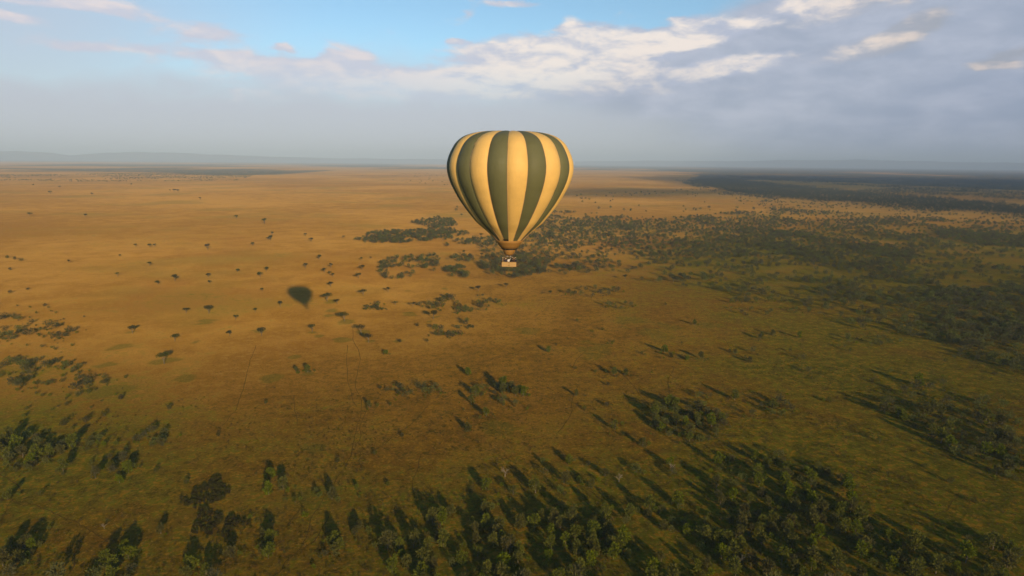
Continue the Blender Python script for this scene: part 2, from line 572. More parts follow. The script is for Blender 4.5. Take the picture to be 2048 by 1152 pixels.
ground = link('ground', ground_me)
tag(ground, kind='structure')

# ------------------------------------------------------------------ far hills
hm, t, out = new_mat('hill_bush')
geo = t.new('ShaderNodeNewGeometry')
nn = t.noise(geo.outputs['Position'], 1 / 700, 5, 0.6)
hc = t.mix(t.sm(nn, 0.4, 0.62), (0.045, 0.05, 0.03), (0.14, 0.11, 0.05))
d = t.new('ShaderNodeBsdfDiffuse')
t.l.new(hc, d.inputs['Color'])
t.l.new(d.outputs[0], out.inputs['Surface'])


def ridge(name, dist, prof, depth, seed):
    """prof: picture x -> picture y of the skyline, at this distance"""
    xs = np.array([p[0] for p in prof], float)
    ys = np.array([p[1] for p in prof], float)
    nx, ny = 140, 14
    px = np.linspace(xs[0], xs[-1], nx)
    py = np.interp(px, xs, ys)
    dd = ray(px, py)
    hd = np.hypot(dd[:, 0], dd[:, 1])
    ux, uy = dd[:, 0] / hd, dd[:, 1] / hd
    top = np.maximum(CAM_Z + dist * dd[:, 2] / hd, 0)
    top = top * (1 + 0.16 * (fbm(px, px * 0, 60, seed) - 0.5))
    V = []
    for j in range(ny):
        s = j / (ny - 1) * 2 - 1
        prof_j = (1 - abs(s) ** 1.5)
        rr = dist + s * depth + 500 * (fbm(px, px * 0 + j * 40, 50, seed + 5) - 0.5)
        z = top * prof_j * (1 + (0.25 * (fbm(px * 2, px * 0 + j * 60, 70, seed + 9) - 0.5)) * (abs(s) > 0.05)) - 4
        V.append(np.stack([ux * rr, uy * rr, z], -1))
    V = np.array(V)
    idx = np.arange(nx * ny).reshape(ny, nx)
    F = np.stack([idx[:-1, :-1], idx[:-1, 1:], idx[1:, 1:], idx[1:, :-1]], -1).reshape(-1, 4)
    o = link(name, np_mesh(name, V.reshape(-1, 3), F, [hm], True))
    tag(o, kind='structure')


ridge('hills', 42000, [(-400, 306), (-250, 303), (-120, 305), (-20, 303), (40, 301), (90, 304), (140, 310), (200, 305), (250, 303), (330, 304), (370, 306), (440, 309), (520, 312), (640, 317)], 2600, 3)
ridge('hills', 44000, [(400, 316), (560, 314), (700, 317), (850, 318), (1000, 321)], 2600, 8)
ridge('hills', 46000, [(1150, 323), (1300, 321), (1480, 322), (1650, 319), (1720, 318), (1800, 322), (1950, 324), (2150, 325), (2400, 326)], 2600, 12)

# ------------------------------------------------------------------ haze
hz, t, out = new_mat('haze')
pv = t.new('ShaderNodeVolumePrincipled')
pv.inputs['Color'].default_value = (0.57, 0.76, 1.0, 1)
pv.inputs['Density'].default_value = 5.4e-5
pv.inputs['Anisotropy'].default_value = -0.20
t.l.new(pv.outputs[0], out.inputs['Volume'])
b = MB()
b.box((0, 0, 383), (150000, 150000, 774))
haze = b.build('haze', hz)
tag(haze, kind='stuff')


# ------------------------------------------------------------------ unseen clouds set behind the camera to shade parts of the plain
def cloud(shade_x, shade_y, z, across, along, thick, density, seed, label):
    """a flat-based bank of cloud whose shade falls round (shade_x, shade_y)"""
    back = (z - 0) / math.tan(R(SUN_EL))
    cxw = shade_x - back * math.sin(R(LIGHT_AZ))
    cyw = shade_y - back * math.cos(R(LIGHT_AZ))
    m, t_, out_ = new_mat('cloud_vapour')
    v = t_.new('ShaderNodeVolumePrincipled')
    v.inputs['Color'].default_value = (1, 1, 1, 1)
    v.inputs['Density'].default_value = density
    t_.l.new(v.outputs[0], out_.inputs['Volume'])
    n1, n2 = 72, 24
    V = []
    for j in range(n2 + 1):
        ph = math.pi * j / n2
        for i in range(n1):
            th = 2 * math.pi * i / n1
            dx, dy, dz_ = math.sin(ph) * math.cos(th), math.sin(ph) * math.sin(th), math.cos(ph)
            k = 0.72 + 0.55 * float(fbm(dx * 3 + dz_ * 2 + 50, dy * 3 + dz_ + 50, 1.3, seed, 4))
            px_, py_, pz_ = dx * across * k, dy * along * k, dz_ * thick * k
            if pz_ < 0:
                pz_ *= 0.45
            V.append((px_, py_, pz_))
    F = [(j * n1 + i, (j + 1) * n1 + i, (j + 1) * n1 + (i + 1) % n1, j * n1 + (i + 1) % n1) for j in range(n2) for i in range(n1)]
    o = link('cloud', np_mesh('cloud', V, F, [m], True), None, (cxw, cyw, z))
    o.rotation_euler = (0, 0, -R(LIGHT_AZ))
    tag(o, label, 'cloud')


cloud(560, 640, 1000, 470, 420, 130, 0.00030, 3, 'small added cloud bank, unseen high behind, dimming the lower right plain')  # added only to dim the right foreground, no such cloud known
cloud(760, 3250, 1500, 800, 300, 130, 0.0026, 9, 'cloud strip high behind, shading the middle distance right of the balloon')
cloud(2000, 2450, 1400, 1250, 420, 200, 0.0008, 23, 'cloud roll high behind, shading the plain before the riverine forest')
cloud(3800, 5200, 2000, 2700, 1500, 760, 0.0011, 14, 'broad cloud bank high behind, shading the far right forests')

# ------------------------------------------------------------------ foliage meshes
def leaf_mat(name, c1, c2, trans=0.25):
    m, t, out = new_mat(name)
    oi = t.new('ShaderNodeObjectInfo')
    g = t.new('ShaderNodeNewGeometry')
    r1 = g.outputs['Random Per Island']
    c = t.mix(r1, c1, c2)
    hs = t.new('ShaderNodeHueSaturation')
    t.put(hs.inputs['Hue'], t.m('MULTIPLY_ADD', oi.outputs['Random'], 0.05, 0.475))
    t.put(hs.inputs['Saturation'], t.m('MULTIPLY_ADD', oi.outputs['Random'], 0.3, 0.8))
    t.put(hs.inputs['Value'], t.m('MULTIPLY_ADD', oi.outputs['Random'], 0.5, 0.75))
    t.l.new(c, hs.inputs['Color'])
    d = t.new('ShaderNodeBsdfDiffuse')
    tr = t.new('ShaderNodeBsdfTranslucent')
    t.l.new(hs.outputs[0], d.inputs['Color'])
    t.l.new(hs.outputs[0], tr.inputs['Color'])
    mx = t.new('ShaderNodeMixShader')
    mx.inputs[0].default_value = trans
    t.l.new(d.outputs[0], mx.inputs[1])
    t.l.new(tr.outputs[0], mx.inputs[2])
    t.l.new(mx.outputs[0], out.inputs['Surface'])
    return m


def bark_mat(name, c1, c2):
    m, t, out = new_mat(name)
    g = t.new('ShaderNodeNewGeometry')
    n = t.noise(g.outputs['Position'], 3.0, 4, 0.6)
    d = t.new('ShaderNodeBsdfDiffuse')
    t.l.new(t.mix(t.sm(n, 0.35, 0.65), c1, c2), d.inputs['Color'])
    t.l.new(d.outputs[0], out.inputs['Surface'])
    return m


M_THORN = leaf_mat('thorn_leaf', (0.070, 0.086, 0.008), (0.138, 0.136, 0.015), 0.2)
M_FAR = leaf_mat('far_thorn_leaf', (0.075, 0.083, 0.022), (0.135, 0.130, 0.036), 0.2)
M_ACACIA = leaf_mat('acacia_leaf', (0.050, 0.055, 0.010), (0.086, 0.083, 0.016))
M_SHRUB = leaf_mat('shrub_leaf', (0.070, 0.072, 0.011), (0.100, 0.092, 0.016))
M_FOREST = leaf_mat('forest_leaf', (0.036, 0.045, 0.020), (0.060, 0.066, 0.028))
M_REED = leaf_mat('reed_leaf', (0.048, 0.048, 0.009), (0.082, 0.072, 0.015))
M_TUFT = leaf_mat('tussock_leaf', (0.060, 0.056, 0.004), (0.140, 0.092, 0.010))
M_BARK = bark_mat('grey_bark', (0.10, 0.085, 0.06), (0.22, 0.18, 0.13))
M_PALE = bark_mat('bleached_wood', (0.17, 0.14, 0.095), (0.27, 0.22, 0.15))


def unit(n):
    v = rng.normal(size=(n, 3))
    return v / np.linalg.norm(v, axis=1, keepdims=True)


def blades(base, direc, length, width):
    """pointed leaf sprays: a diamond of two triangles each"""
    n = len(base)
    direc = direc / np.linalg.norm(direc, axis=1, keepdims=True)
    side = np.cross(direc, unit(n))
    side /= np.linalg.norm(side, axis=1, keepdims=True) + 1e-9
    L = np.asarray(length)[:, None]
    W = np.asarray(width)[:, None]
    v = np.stack([base, base + direc * L * 0.45 + side * W, base + direc * L, base + direc * L * 0.45 - side * W], 1)
    f = np.arange(n * 4).reshape(n, 4)
    return v.reshape(-1, 3), f


def crown_of(clumps, per, mat, name, llen=(0.40, 0.95), flat=1.0, up=0.35):
    vs_, fs_, o = [], [], 0
    for (cx, cy, cz, r) in clumps:
        n = max(8, int(per * r * r))
        d = unit(n)
        rad_ = r * (0.45 + 0.55 * rng.random(n) ** 0.5)
        base = np.array([cx, cy, cz]) + d * rad_[:, None] * np.array([1, 1, flat])
        direc = d * np.array([1, 1, flat]) + np.array([0, 0, up]) + 0.5 * unit(n)
        ln = rng.uniform(llen[0], llen[1], n)
        v, f = blades(base, direc, ln, ln * rng.uniform(0.11, 0.24, n))
        vs_.append(v)
        fs_.append(f + o)
        o += len(v)
    return np_mesh(name, np.concatenate(vs_), np.concatenate(fs_), [mat])


def limbs_to(clumps, fork, r0, name, mat, lean=(0, 0), n=6):
    b_ = MB()
    fx, fy, fz = fork
    b_.tube([(0, 0, -0.4), (fx * 0.4, fy * 0.4, fz * 0.5), (fx, fy, fz)], [r0 * 1.25, r0, r0 * 0.85], n)
    for (cx, cy, cz, r) in clumps:
        mx_, my_, mz = (fx + cx) / 2, (fy + cy) / 2, (fz * 0.45 + cz * 0.55)
        b_.tube([(fx, fy, fz - 0.1), (mx_, my_, mz), (cx, cy, cz + r * 0.3)], [r0 * 0.6, r0 * 0.38, r0 * 0.12], 5, False)
    return b_.mesh(name, mat, True)


def thorn_variant(i):
    H = rng.uniform(5.4, 8.0)
    k = rng.integers(7, 11)
    wide = rng.uniform(0.75, 1.15)
    cl = []
    for j in range(k):
        a = rng.uniform(0, 2 * math.pi)
        hh = rng.uniform(0.20, 0.88)
        rr = rng.uniform(0.3, 2.1) * wide
        cl.append((rr * math.cos(a), rr * math.sin(a), H * hh, rng.uniform(0.5, 1.25)))
    cl.append((rng.uniform(-.5, .5), rng.uniform(-.5, .5), H * 0.9, 0.9))
    return (crown_of(cl, 92, M_THORN, 'thorn_crown', (0.45, 1.45)), limbs_to(cl, (rng.uniform(-.3, .3), rng.uniform(-.3, .3), H * 0.24), 0.17, 'thorn_trunk', M_BARK))


def acacia_variant(i):
    H = rng.uniform(5.6, 6.8)
    Rr = rng.uniform(3.0, 4.1)
    cl = []
    for j in range(int(rng.integers(9, 13))):
        a = rng.uniform(0, 2 * math.pi)
        rr = Rr * math.sqrt(rng.random()) * 0.85
        cl.append((rr * math.cos(a), rr * math.sin(a), H - 0.10 * rr ** 1.3 * 0.5 + rng.uniform(-.75, .45), rng.uniform(1.0, 1.6)))
    return (crown_of(cl, 62, M_ACACIA, 'acacia_crown', (0.4, 0.8), 0.72, 0.25),
            limbs_to([c for c in cl[:7]], (rng.uniform(-.4, .4), rng.uniform(-.3, .3), H * 0.36), 0.24, 'acacia_trunk', M_BARK))


def shrub_variant(i):
    cl = []
    for j in range(int(rng.integers(4, 6))):
        a = rng.uniform(0, 2 * math.pi)
        rr = rng.uniform(0.1, 1.1)
        cl.append((rr * math.cos(a), rr * math.sin(a), rng.uniform(0.8, 2.0), rng.uniform(0.6, 0.95)))
    return (crown_of(cl, 95, M_SHRUB, 'shrub_crown', (0.35, 0.7)), limbs_to(cl, (0.05, 0, 0.35), 0.07, 'shrub_stems', M_BARK, n=5))


def dead_variant(i):
    b_ = MB()
    b_.tube([(0, 0, -.4), (0.1, 0, 1.4), (0.15, 0.1, 2.6)], [0.26, 0.2, 0.15], 7)
    for j in range(11):
        a = rng.uniform(0, 2 * math.pi)
        z0 = rng.uniform(1.3, 2.6)
        L = rng.uniform(1.6, 3.0)
        p1 = (math.cos(a) * L * .55 + .1, math.sin(a) * L * .55, z0 + L * .5)
        p2 = (math.cos(a + .3) * L + .1, math.sin(a + .3) * L, z0 + L * rng.uniform(.55, .95))
        b_.tube([(0.1, 0, z0), p1, p2], [0.10, 0.07, 0.03], 5, False)
        for q in range(3):
            p3 = (p1[0] + rng.uniform(-.9, .9), p1[1] + rng.uniform(-.9, .9), p1[2] + rng.uniform(.3, 1.1))
            b_.tube([p1, p3], [0.05, 0.02], 4, False)
    return b_.mesh('dead_trunk', M_PALE)


def low_variant(mat, H, Rr, k, per, llen, name):
    cl = []
    for j in range(k):
        a = rng.uniform(0, 2 * math.pi)
        rr = rng.uniform(0, Rr * 0.65)
        cl.append((rr * math.cos(a), rr * math.sin(a), H * rng.uniform(0.4, 0.85), Rr * rng.uniform(0.4, 0.62)))
    return crown_of(cl, per, mat, name, llen)


THORNS = [thorn_variant(i) for i in range(14)]
ACACIAS = [acacia_variant(i) for i in range(6)]
SHRUBS = [shrub_variant(i) for i in range(5)]
DEADS = [dead_variant(i) for i in range(2)]


def place_tree(kind, parts, x, y, scale, label, cat, group=None, squash=1.0):
    e = bpy.data.objects.new(kind, None)
    COL.objects.link(e)
    e.location = (x, y, float(height(x, y)))
    e.rotation_euler = (0, 0, random.uniform(0, 6.28))
    e.scale = (scale, scale, scale * squash)
    e.empty_display_size = 1
    for nm, me in parts:
        link(nm, me, e)
    tag(e, label, cat, group)
    return e


# ------------------------------------------------------------------ scattered masses ("stuff") drawn by geometry nodes
def scatter(name, meshes, xyz, scale, label=None, cat=None, rotz=None, squash=None):
    srcs = bpy.data.collections.new(name + '_source')
    for k, me in enumerate(meshes):
        so = bpy.data.objects.new('%s_kind_%02d' % (name, k), me)
        srcs.objects.link(so)
    n = len(xyz)
    me = bpy.data.meshes.new(name)
    me.vertices.add(n)
    me.vertices.foreach_set('co', np.asarray(xyz, np.float32).ravel())
    a = me.attributes.new('size', 'FLOAT_VECTOR', 'POINT')
    sc = np.asarray(scale, np.float32)[:, None] * np.ones((1, 3), np.float32)
    if squash is not None:
        sc[:, 2] *= squash
    a.data.foreach_set('vector', sc.astype(np.float32).ravel())
    a = me.attributes.new('turn', 'FLOAT_VECTOR', 'POINT')
    tv = np.zeros((n, 3), np.float32)
    tv[:, 2] = rng.uniform(0, 6.28, n)
    a.data.foreach_set('vector', tv.ravel())
    a = me.attributes.new('which', 'INT', 'POINT')
    a.data.foreach_set('value', rng.integers(0, len(meshes), n).astype(np.int32))
    me.update()
    o = link(name, me)
    ng = bpy.data.node_groups.new(name + '_scatter', 'GeometryNodeTree')
    ng.interface.new_socket('Geometry', in_out='INPUT', socket_type='NodeSocketGeometry')
    ng.interface.new_socket('Geometry', in_out='OUTPUT', socket_type='NodeSocketGeometry')
    nd, lk = ng.nodes, ng.links
    gi_, go_ = nd.new('NodeGroupInput'), nd.new('NodeGroupOutput')
    ci = nd.new('GeometryNodeCollectionInfo')
    ci.inputs['Collection'].default_value = srcs
    ci.inputs['Separate Children'].default_value = True
    ci.inputs['Reset Children'].default_value = True
    ip = nd.new('GeometryNodeInstanceOnPoints')
    ip.inputs['Pick Instance'].default_value = True

    def na(nm, ty):
        q = nd.new('GeometryNodeInputNamedAttribute')
        q.data_type = ty
        q.inputs['Name'].default_value = nm
        return [s for s in q.outputs if s.enabled and s.name == 'Attribute'][0]

    e2r = nd.new('FunctionNodeEulerToRotation')
    lk.new(na('turn', 'FLOAT_VECTOR'), e2r.inputs[0])
    lk.new(gi_.outputs[0], ip.inputs['Points'])
    lk.new(ci.outputs[0], ip.inputs['Instance'])
    lk.new(na('which', 'INT'), ip.inputs['Instance Index'])
    lk.new(e2r.outputs[0], ip.inputs['Rotation'])
    lk.new(na('size', 'FLOAT_VECTOR'), ip.inputs['Scale'])
    lk.new(ip.outputs[0], go_.inputs[0])
    md = o.modifiers.new('scatter', 'NODES')
    md.node_group = ng
    tag(o, label, cat, kind='stuff')
    return o


def far_tree_mesh(mat, H, Rr, n, name):
    """a whole small tree: leaf sprays and a stick of trunk"""
    cl = [(rng.uniform(-Rr * .5, Rr * .5), rng.uniform(-Rr * .5, Rr * .5), H * rng.uniform(.45, .82), Rr * rng.uniform(.45, .65)) for _ in range(5)]
    per = n / sum(c[3] ** 2 for c in cl)
    return crown_of(cl, per, mat, name, (0.8, 1.5), 0.9)


FAR_THORN = [far_tree_mesh(M_FAR, rng.uniform(5.0, 7.0), rng.uniform(2.4, 3.4), 220, 'far_thorn_tree') for _ in range(7)]
FAR_FOREST = [far_tree_mesh(M_FOREST, rng.uniform(9, 13), rng.uniform(4, 5.5), 110, 'far_forest_tree') for _ in range(5)]
REEDS = [low_variant(M_REED, 1.15, 0.75, 4, 200, (0.35, 0.7), 'reed_clump') for _ in range(4)]
TUFTS = [low_variant(M_TUFT, 0.55, 0.55, 3, 150, (0.25, 0.5), 'grass_tussock') for _ in range(4)]

# ------------------------------------------------------------------ thorn trees near the camera
STAND = 'feathery grey-green thorn tree in the big dense stand along the bottom right'
CLUMPS = [
    # picture x, y, half width, half height, number, label
    (1080, 1060, 150, 95, 46, 'feathery thorn tree at the left end of the big bottom stand'),
    (860, 1110, 100, 60, 20, 'feathery thorn tree scattered just left of the big bottom stand'),
    (1330, 1070, 150, 85, 34, 'feathery thorn tree in the thinner middle of the big bottom stand'),
    (1580, 980, 150, 85, 62, 'feathery thorn tree in the dark packed upper part of the bottom right stand'),
    (1640, 1090, 210, 70, 50, 'feathery thorn tree in the lower edge of the bottom right stand'),
    (1930, 1110, 140, 50, 22, 'feathery thorn tree in the dark bottom right corner'),
    (1180, 930, 110, 40, 9, 'small thorn tree on the upper fringe of the bottom stand'),
    (1400, 925, 70, 40, 6, 'thorn tree between the round clump and the bottom stand'),
    (1385, 825, 78, 48, 40, 'bushy thorn tree in the round clump right of centre'),
    (1555, 812, 70, 30, 8, 'thorn tree with slanting shadow just right of the round clump'),
    (1830, 795, 70, 38, 28, 'thorn tree in the upper end of the long diagonal clump at the right'),
    (1950, 850, 95, 55, 52, 'thorn tree in the lower end of the long diagonal clump at the right edge'),
    (2035, 905, 60, 42, 26, 'thorn tree at the foot of the long diagonal clump, cut by the right edge'),
    (1960, 650, 100, 62, 60, 'thorn tree in the large dark grove at the right edge'),
    (1790, 660, 90, 22, 14, 'thorn tree in the loose scatter left of the large right-edge grove'),
    (1650, 612, 70, 18, 12, 'thorn tree on the near fringe of the broad woodland'),
    (1520, 605, 75, 18, 14, 'thorn tree in the dark tongue of woodland above the greener plain'),
    (1700, 720, 300, 60, 9, 'lone small thorn tree on the open green slope at the right'),
    (1026, 782, 42, 24, 13, 'bushy thorn tree in the compact clump straight below the basket'),
    (805, 778, 26, 12, 6, 'thorn tree at the left end of the short row on the open plain'),
    (858, 771, 22, 11, 5, 'thorn tree at the right end of the short row on the open plain'),
    (962, 775, 16, 8, 3, 'small thorn tree just left of the compact clump below the basket'),
    (920, 602, 88, 17, 34, 'thorn tree in the oval thicket left below the balloon basket'),
    (895, 658, 30, 13, 10, 'thorn tree in the small thicket below the oval thicket'),
    (945, 645, 18, 7, 4, 'thorn tree on the right end of the small thicket below the oval thicket'),
    (752, 609, 26, 6, 8, 'low thorn tree in the little isolated row right of the balloon shadow'),
    (1180, 579, 58, 10, 14, 'thorn tree in the narrow thicket right of the basket on the brown plain'),
    (1242, 607, 32, 6, 6, 'thorn tree in the short thicket below the narrow thicket right of the basket'),
    (22, 645, 50, 28, 18, 'bushy thorn tree in the upper thicket at the left edge'),
    (110, 655, 34, 16, 9, 'bushy thorn tree at the right end of the upper left thicket'),
    (25, 745, 40, 32, 16, 'bushy thorn tree in the middle thicket at the left edge'),
    (92, 720, 22, 12, 4, 'small thorn tree right of the middle left-edge thicket'),
    (138, 730, 18, 8, 3, 'small thorn tree in the short slanting row at the left'),
    (182, 752, 30, 18, 7, 'thorn tree in the small clump at the end of the left thickets'),
    (88, 758, 14, 8, 2, 'thorn tree below the left thickets'),
    (150, 778, 14, 8, 2, 'thorn tree beside the green lawn at the left'),
    (50, 895, 62, 34, 22, 'thorn tree in the lower left-edge grove'),
    (120, 880, 28, 24, 6, 'thorn tree with long shadow right of the lower left-edge grove'),
    (185, 872, 16, 8, 3, 'small thorn tree above the lower left grove'),
    (243, 915, 30, 22, 8, 'thorn tree in the compact left clump beside the trail'),
    (302, 866, 32, 18, 8, 'thorn tree in the clump above the compact left clump'),
    (230, 1115, 42, 38, 8, 'tall thorn tree in the bottom left clump below the forked trail'),
    (30, 1095, 40, 28, 7, 'thorn tree in the bottom left corner'),
    (390, 1130, 22, 14, 3, 'thorn tree at the bottom edge below the dark reed bed'),
    (535, 1085, 14, 30, 4, 'slender thorn tree with long shadow right of the dark reed bed'),
    (635, 975, 12, 12, 2, 'thorn tree beside the main trail at the bottom'),
    (668, 980, 10, 10, 2, 'thorn tree right beside the main trail'),
    (712, 1045, 8, 16, 2, 'slender thorn tree right of the main trail'),
    (665, 1085, 22, 14, 4, 'thorn tree in the small clump on the main trail near the bottom'),
    (885, 1025, 26, 18, 5, 'thorn tree with long shadow ahead of the bottom stand'),
    (560, 968, 30, 8, 2, 'small thorn tree left of the main trail'),
]
SINGLES = [
    (936, 742, 0.8, 'thorn tree standing alone above the compact clump below the basket'),
    (942, 797, 0.7, 'thorn tree alone left of the compact clump below the basket'),
    (972, 823, 0.7, 'thorn tree alone below the compact clump under the basket'),
    (936, 850, 0.8, 'thorn tree alone on the brown plain, well below the compact clump'),
    (738, 804, 0.55, 'small thorn tree standing beside a bend of the main trail'),
    (772, 700, 0.6, 'small thorn tree alone on the plain between the trail and the lilac soil'),
    (1098, 696, 0.75, 'dark thorn tree with a slanting shadow, alone on the reddish plain right of centre'),
    (1330, 696, 0.95, 'broad dark thorn tree alone on the green slope above the round clump'),
    (1342, 706, 0.6, 'small tree touching the broad dark thorn tree on the green slope'),
    (1375, 710, 0.6, 'left one of two thorn trees with joined shadows on the green slope'),
    (1402, 709, 0.85, 'right one of two thorn trees with joined shadows on the green slope'),
    (1228, 741, 0.75, 'left one of two thorn trees beside the long right trail'),
    (1252, 741, 0.75, 'right one of two thorn trees beside the long right trail'),
    (1152, 782, 0.6, 'small thorn tree where the short centre trail begins'),
    (1390, 643, 0.7, 'thorn tree alone near a bright green patch below the woodland'),
    (1230, 848, 0.75, 'thorn tree with a long dark shadow, alone left of the round clump'),
    (1312, 838, 0.85, 'thorn tree with a very long shadow touching the round clump'),
    (1286, 880, 0.75, 'thorn tree alone below and left of the round clump'),
    (1522, 670, 0.75, 'left one of three thorn trees in a line below the woodland'),
    (1546, 663, 0.8, 'middle one of three thorn trees in a line below the woodland'),
    (1600, 668, 0.8, 'right one of three thorn trees in a line below the woodland'),
    (1472, 700, 0.6, 'small thorn tree beside the short trail on the green slope'),
    (1500, 716, 0.7, 'thorn tree below the short trail on the green slope'),
    (1470, 790, 0.9, 'thorn tree with a dark blocky shadow beside the round clump'),
    (712, 964, 0.4, 'tiny thorn tree on the bare plain above the bottom trees'),
    (972, 965, 0.9, 'thorn tree with dark slanting shadow just left of the dead tree'),
    (541, 940, 0.7, 'slim thorn tree with a post-like shadow left of the main trail'),
    (320, 1052, 0.6, 'small thorn tree left of the dark reed bed'),
    (460, 1098, 0.8, 'thorn tree just below the dark reed bed'),
    (190, 944, 0.7, 'small thorn tree below left of the compact left clump'),
    (238, 953, 0.6, 'small thorn tree straight below the compact left clump'),
    (14, 986, 0.6, 'small thorn tree where the left trail bends'),
    (125, 930, 0.8, 'thorn tree below the lower left-edge grove'),
    (615, 735, 0.8, 'taller of two thorn trees on the dry plain left of the main trail'),
    (592, 735, 0.6, 'smaller of two thorn trees on the dry plain left of the main trail'),
]
tx, ty, tl, ts, tg = [], [], [], [], []


def crown_to_ground(x, y, zc=3.5):
    return on_plane(x, y, zc)


for cx, cy, rx, ry, n, lab in CLUMPS:
    got = []
    tries = 0
    while len(got) < n and tries < n * 60:
        tries += 1
        a = random.uniform(0, 2 * math.pi)
        q = math.sqrt(random.random())
        px, py = cx + rx * q * math.cos(a), cy + ry * q * math.sin(a)
        X, Y = (float(v) for v in crown_to_ground(px, py))
        sp = 3.6 if tries < n * 30 else 2.4
        if all((X - g[0]) ** 2 + (Y - g[1]) ** 2 > sp * sp for g in got):
            got.append((X, Y))
    for X, Y in got:
        tx.append(X)
        ty.append(Y)
        tl.append(lab)
        tg.append(lab.replace('thorn tree', 'thorn trees', 1) if n > 1 else None)
        ts.append(random.uniform(0.42, 1.02) * (0.9 if n < 10 else 1.0))
for px, py, s, lab in SINGLES:
    X, Y = (float(v) for v in crown_to_ground(px, py, 3.0))
    tx.append(X)
    ty.append(Y)
    tl.append(lab)
    tg.append('lone thorn trees')
    ts.append(s)
tx, ty, ts = np.array(tx), np.array(ty), np.array(ts)


def to_px(X, Y, Z):
    v = np.stack([X, Y, Z - CAM_Z], -1)
    z = v @ _f
    return IW / 2 + FPX * (v @ _rt) / z, IH / 2 - FPX * (v @ _up) / z


ppx, ppy = to_px(tx, ty, ts * 4)
GROUPS = {}
for i in range(len(tx)):
    GROUPS.setdefault(tl[i], []).append(i)
for lab, ids in GROUPS.items():
    ids = [i for i in ids if -5 < ppx[i] < IW + 5 and ppy[i] < IH + 5]
    if len(ids) < 2:
        continue
    plural = lab.replace('thorn tree', 'thorn trees', 1)
    tests = [('leftmost', lambda i: ppx[i]), ('rightmost', lambda i: -ppx[i])]
    if len(ids) > 2:
        tests += [('lowest', lambda i: -ppy[i]), ('topmost', lambda i: ppy[i]), ('tallest', lambda i: -ts[i] / math.hypot(tx[i], ty[i])), ('smallest', lambda i: ts[i] / math.hypot(tx[i], ty[i]))]
    for word, key in tests:
        left = [i for i in ids if tl[i] == lab]
        best = min(ids, key=key)
        if best in left:
            new = word + ' of the ' + plural
            while len(new.split()) > 16:
                new = new[::-1].replace(' eht ', ' ', 1)[::-1]
            tl[best] = new
    rest_ids = [i for i in ids if tl[i] == lab]
    if len(rest_ids) > 5:
        mx_, my_ = np.median(ppx[rest_ids]), np.median(ppy[rest_ids])
        q1, q2 = np.quantile(ts[rest_ids], [0.33, 0.67])
        for i in rest_ids:
            size = 'low' if ts[i] < q1 else ('tall' if ts[i] > q2 else 'middling')
            new = '%s %s, %s %s part' % (size, lab, 'upper' if ppy[i] < my_ else 'lower', 'left' if ppx[i] < mx_ else 'right')
            new = new.replace('low low', 'very low').replace('low small', 'low')
            while len(new.split()) > 16 and ' the ' in new:
                new = new[::-1].replace(' eht ', ' ', 1)[::-1]
            tl[i] = new
inside = (ppx > -25) & (ppx < IW + 25) & (ppy < IH + 30)
size_key = ts / np.hypot(np.hypot(tx, ty), CAM_Z)
single = np.array([g == 'lone thorn trees' for g in tg])
order = np.argsort(-(size_key * np.where(inside, 1, 0) + single * 1.0))
near_ids = [i for i in order if inside[i]][:300]
for i in near_ids:
    cr, tr = random.choice(THORNS)
    place_tree('thorn_tree', [('trunk', tr), ('crown', cr)], tx[i], ty[i], ts[i], tl[i], 'tree', tg[i])
rest = np.setdiff1d(np.arange(len(tx)), near_ids)

# the rest of the woods: sampled on the ground
wx, wy, ws = [tx[rest]], [ty[rest]], [ts[rest]]


def sample_poly(poly, dens, thr, sc, seed=21):
    xs = np.array([p[0] for p in poly])
    ys = np.array([p[1] for p in poly])
    area = (xs.max() - xs.min()) * (ys.max() - ys.min())
    n = int(area * dens / 10000)
    X = rng.uniform(xs.min(), xs.max(), n)
    Y = rng.uniform(ys.min(), ys.max(), n)
    k = in_poly(X, Y, poly)
    X, Y = X[k], Y[k]
    f = sstep(fbm(X, Y, sc, seed), thr, thr + 0.12)
    k = rng.random(len(X)) < f + 0.03
    return X[k], Y[k]


for poly, dens, thr, sc in WOODS:
    X, Y = sample_poly(poly, dens, thr, sc)
    wx.append(X)
    wy.append(Y)
    ws.append(rng.uniform(0.65, 1.2, len(X)) * (1.0 if dens > 5 else 1.3))
# the near stand goes on below the picture and beyond its sides
n = 260
X = rng.uniform(-20, 330, n)
Y = rng.uniform(105, 205, n)
k = (fbm(X, Y, 60, 4) > 0.42) & (Y < 205 + 0 * X)
wx.append(X[k])
wy.append(Y[k])
ws.append(rng.uniform(0.6, 1.05, k.sum()))
X, Y = rng.uniform(-420, 20, 120), rng.uniform(120, 205, 120)
k = fbm(X, Y, 60, 4) > 0.5
wx.append(X[k])
wy.append(Y[k])
ws.append(rng.uniform(0.6, 1.05, k.sum()))
X, Y = rng.uniform(430, 900, 900), rng.uniform(250, 800, 900)
k = (fbm(X, Y, 120, 4) > 0.48) & (X > 0.80 * Y + 40)
wx.append(X[k])
wy.append(Y[k])
ws.append(rng.uniform(0.6, 1.05, k.sum()))
wx, wy, ws = np.concatenate(wx), np.concatenate(wy), np.concatenate(ws)
scatter('woodland', FAR_THORN, np.stack([wx, wy, height(wx, wy)], -1), ws, 'open grey-green thorn woodland spreading over the plain right of the balloon', 'woodland')

fx, fy = [], []
for poly, dens, thr, sc in FOREST:
    X, Y = sample_poly(poly, dens, thr, sc)
    fx.append(X)
    fy.append(Y)
fx, fy = np.concatenate(fx), np.concatenate(fy)
scatter('forest', FAR_FOREST, np.stack([fx, fy, height(fx, fy)], -1), rng.uniform(0.55, 1.35, len(fx)), 'dark blue-green belt of riverine forest far off at the right', 'forest')

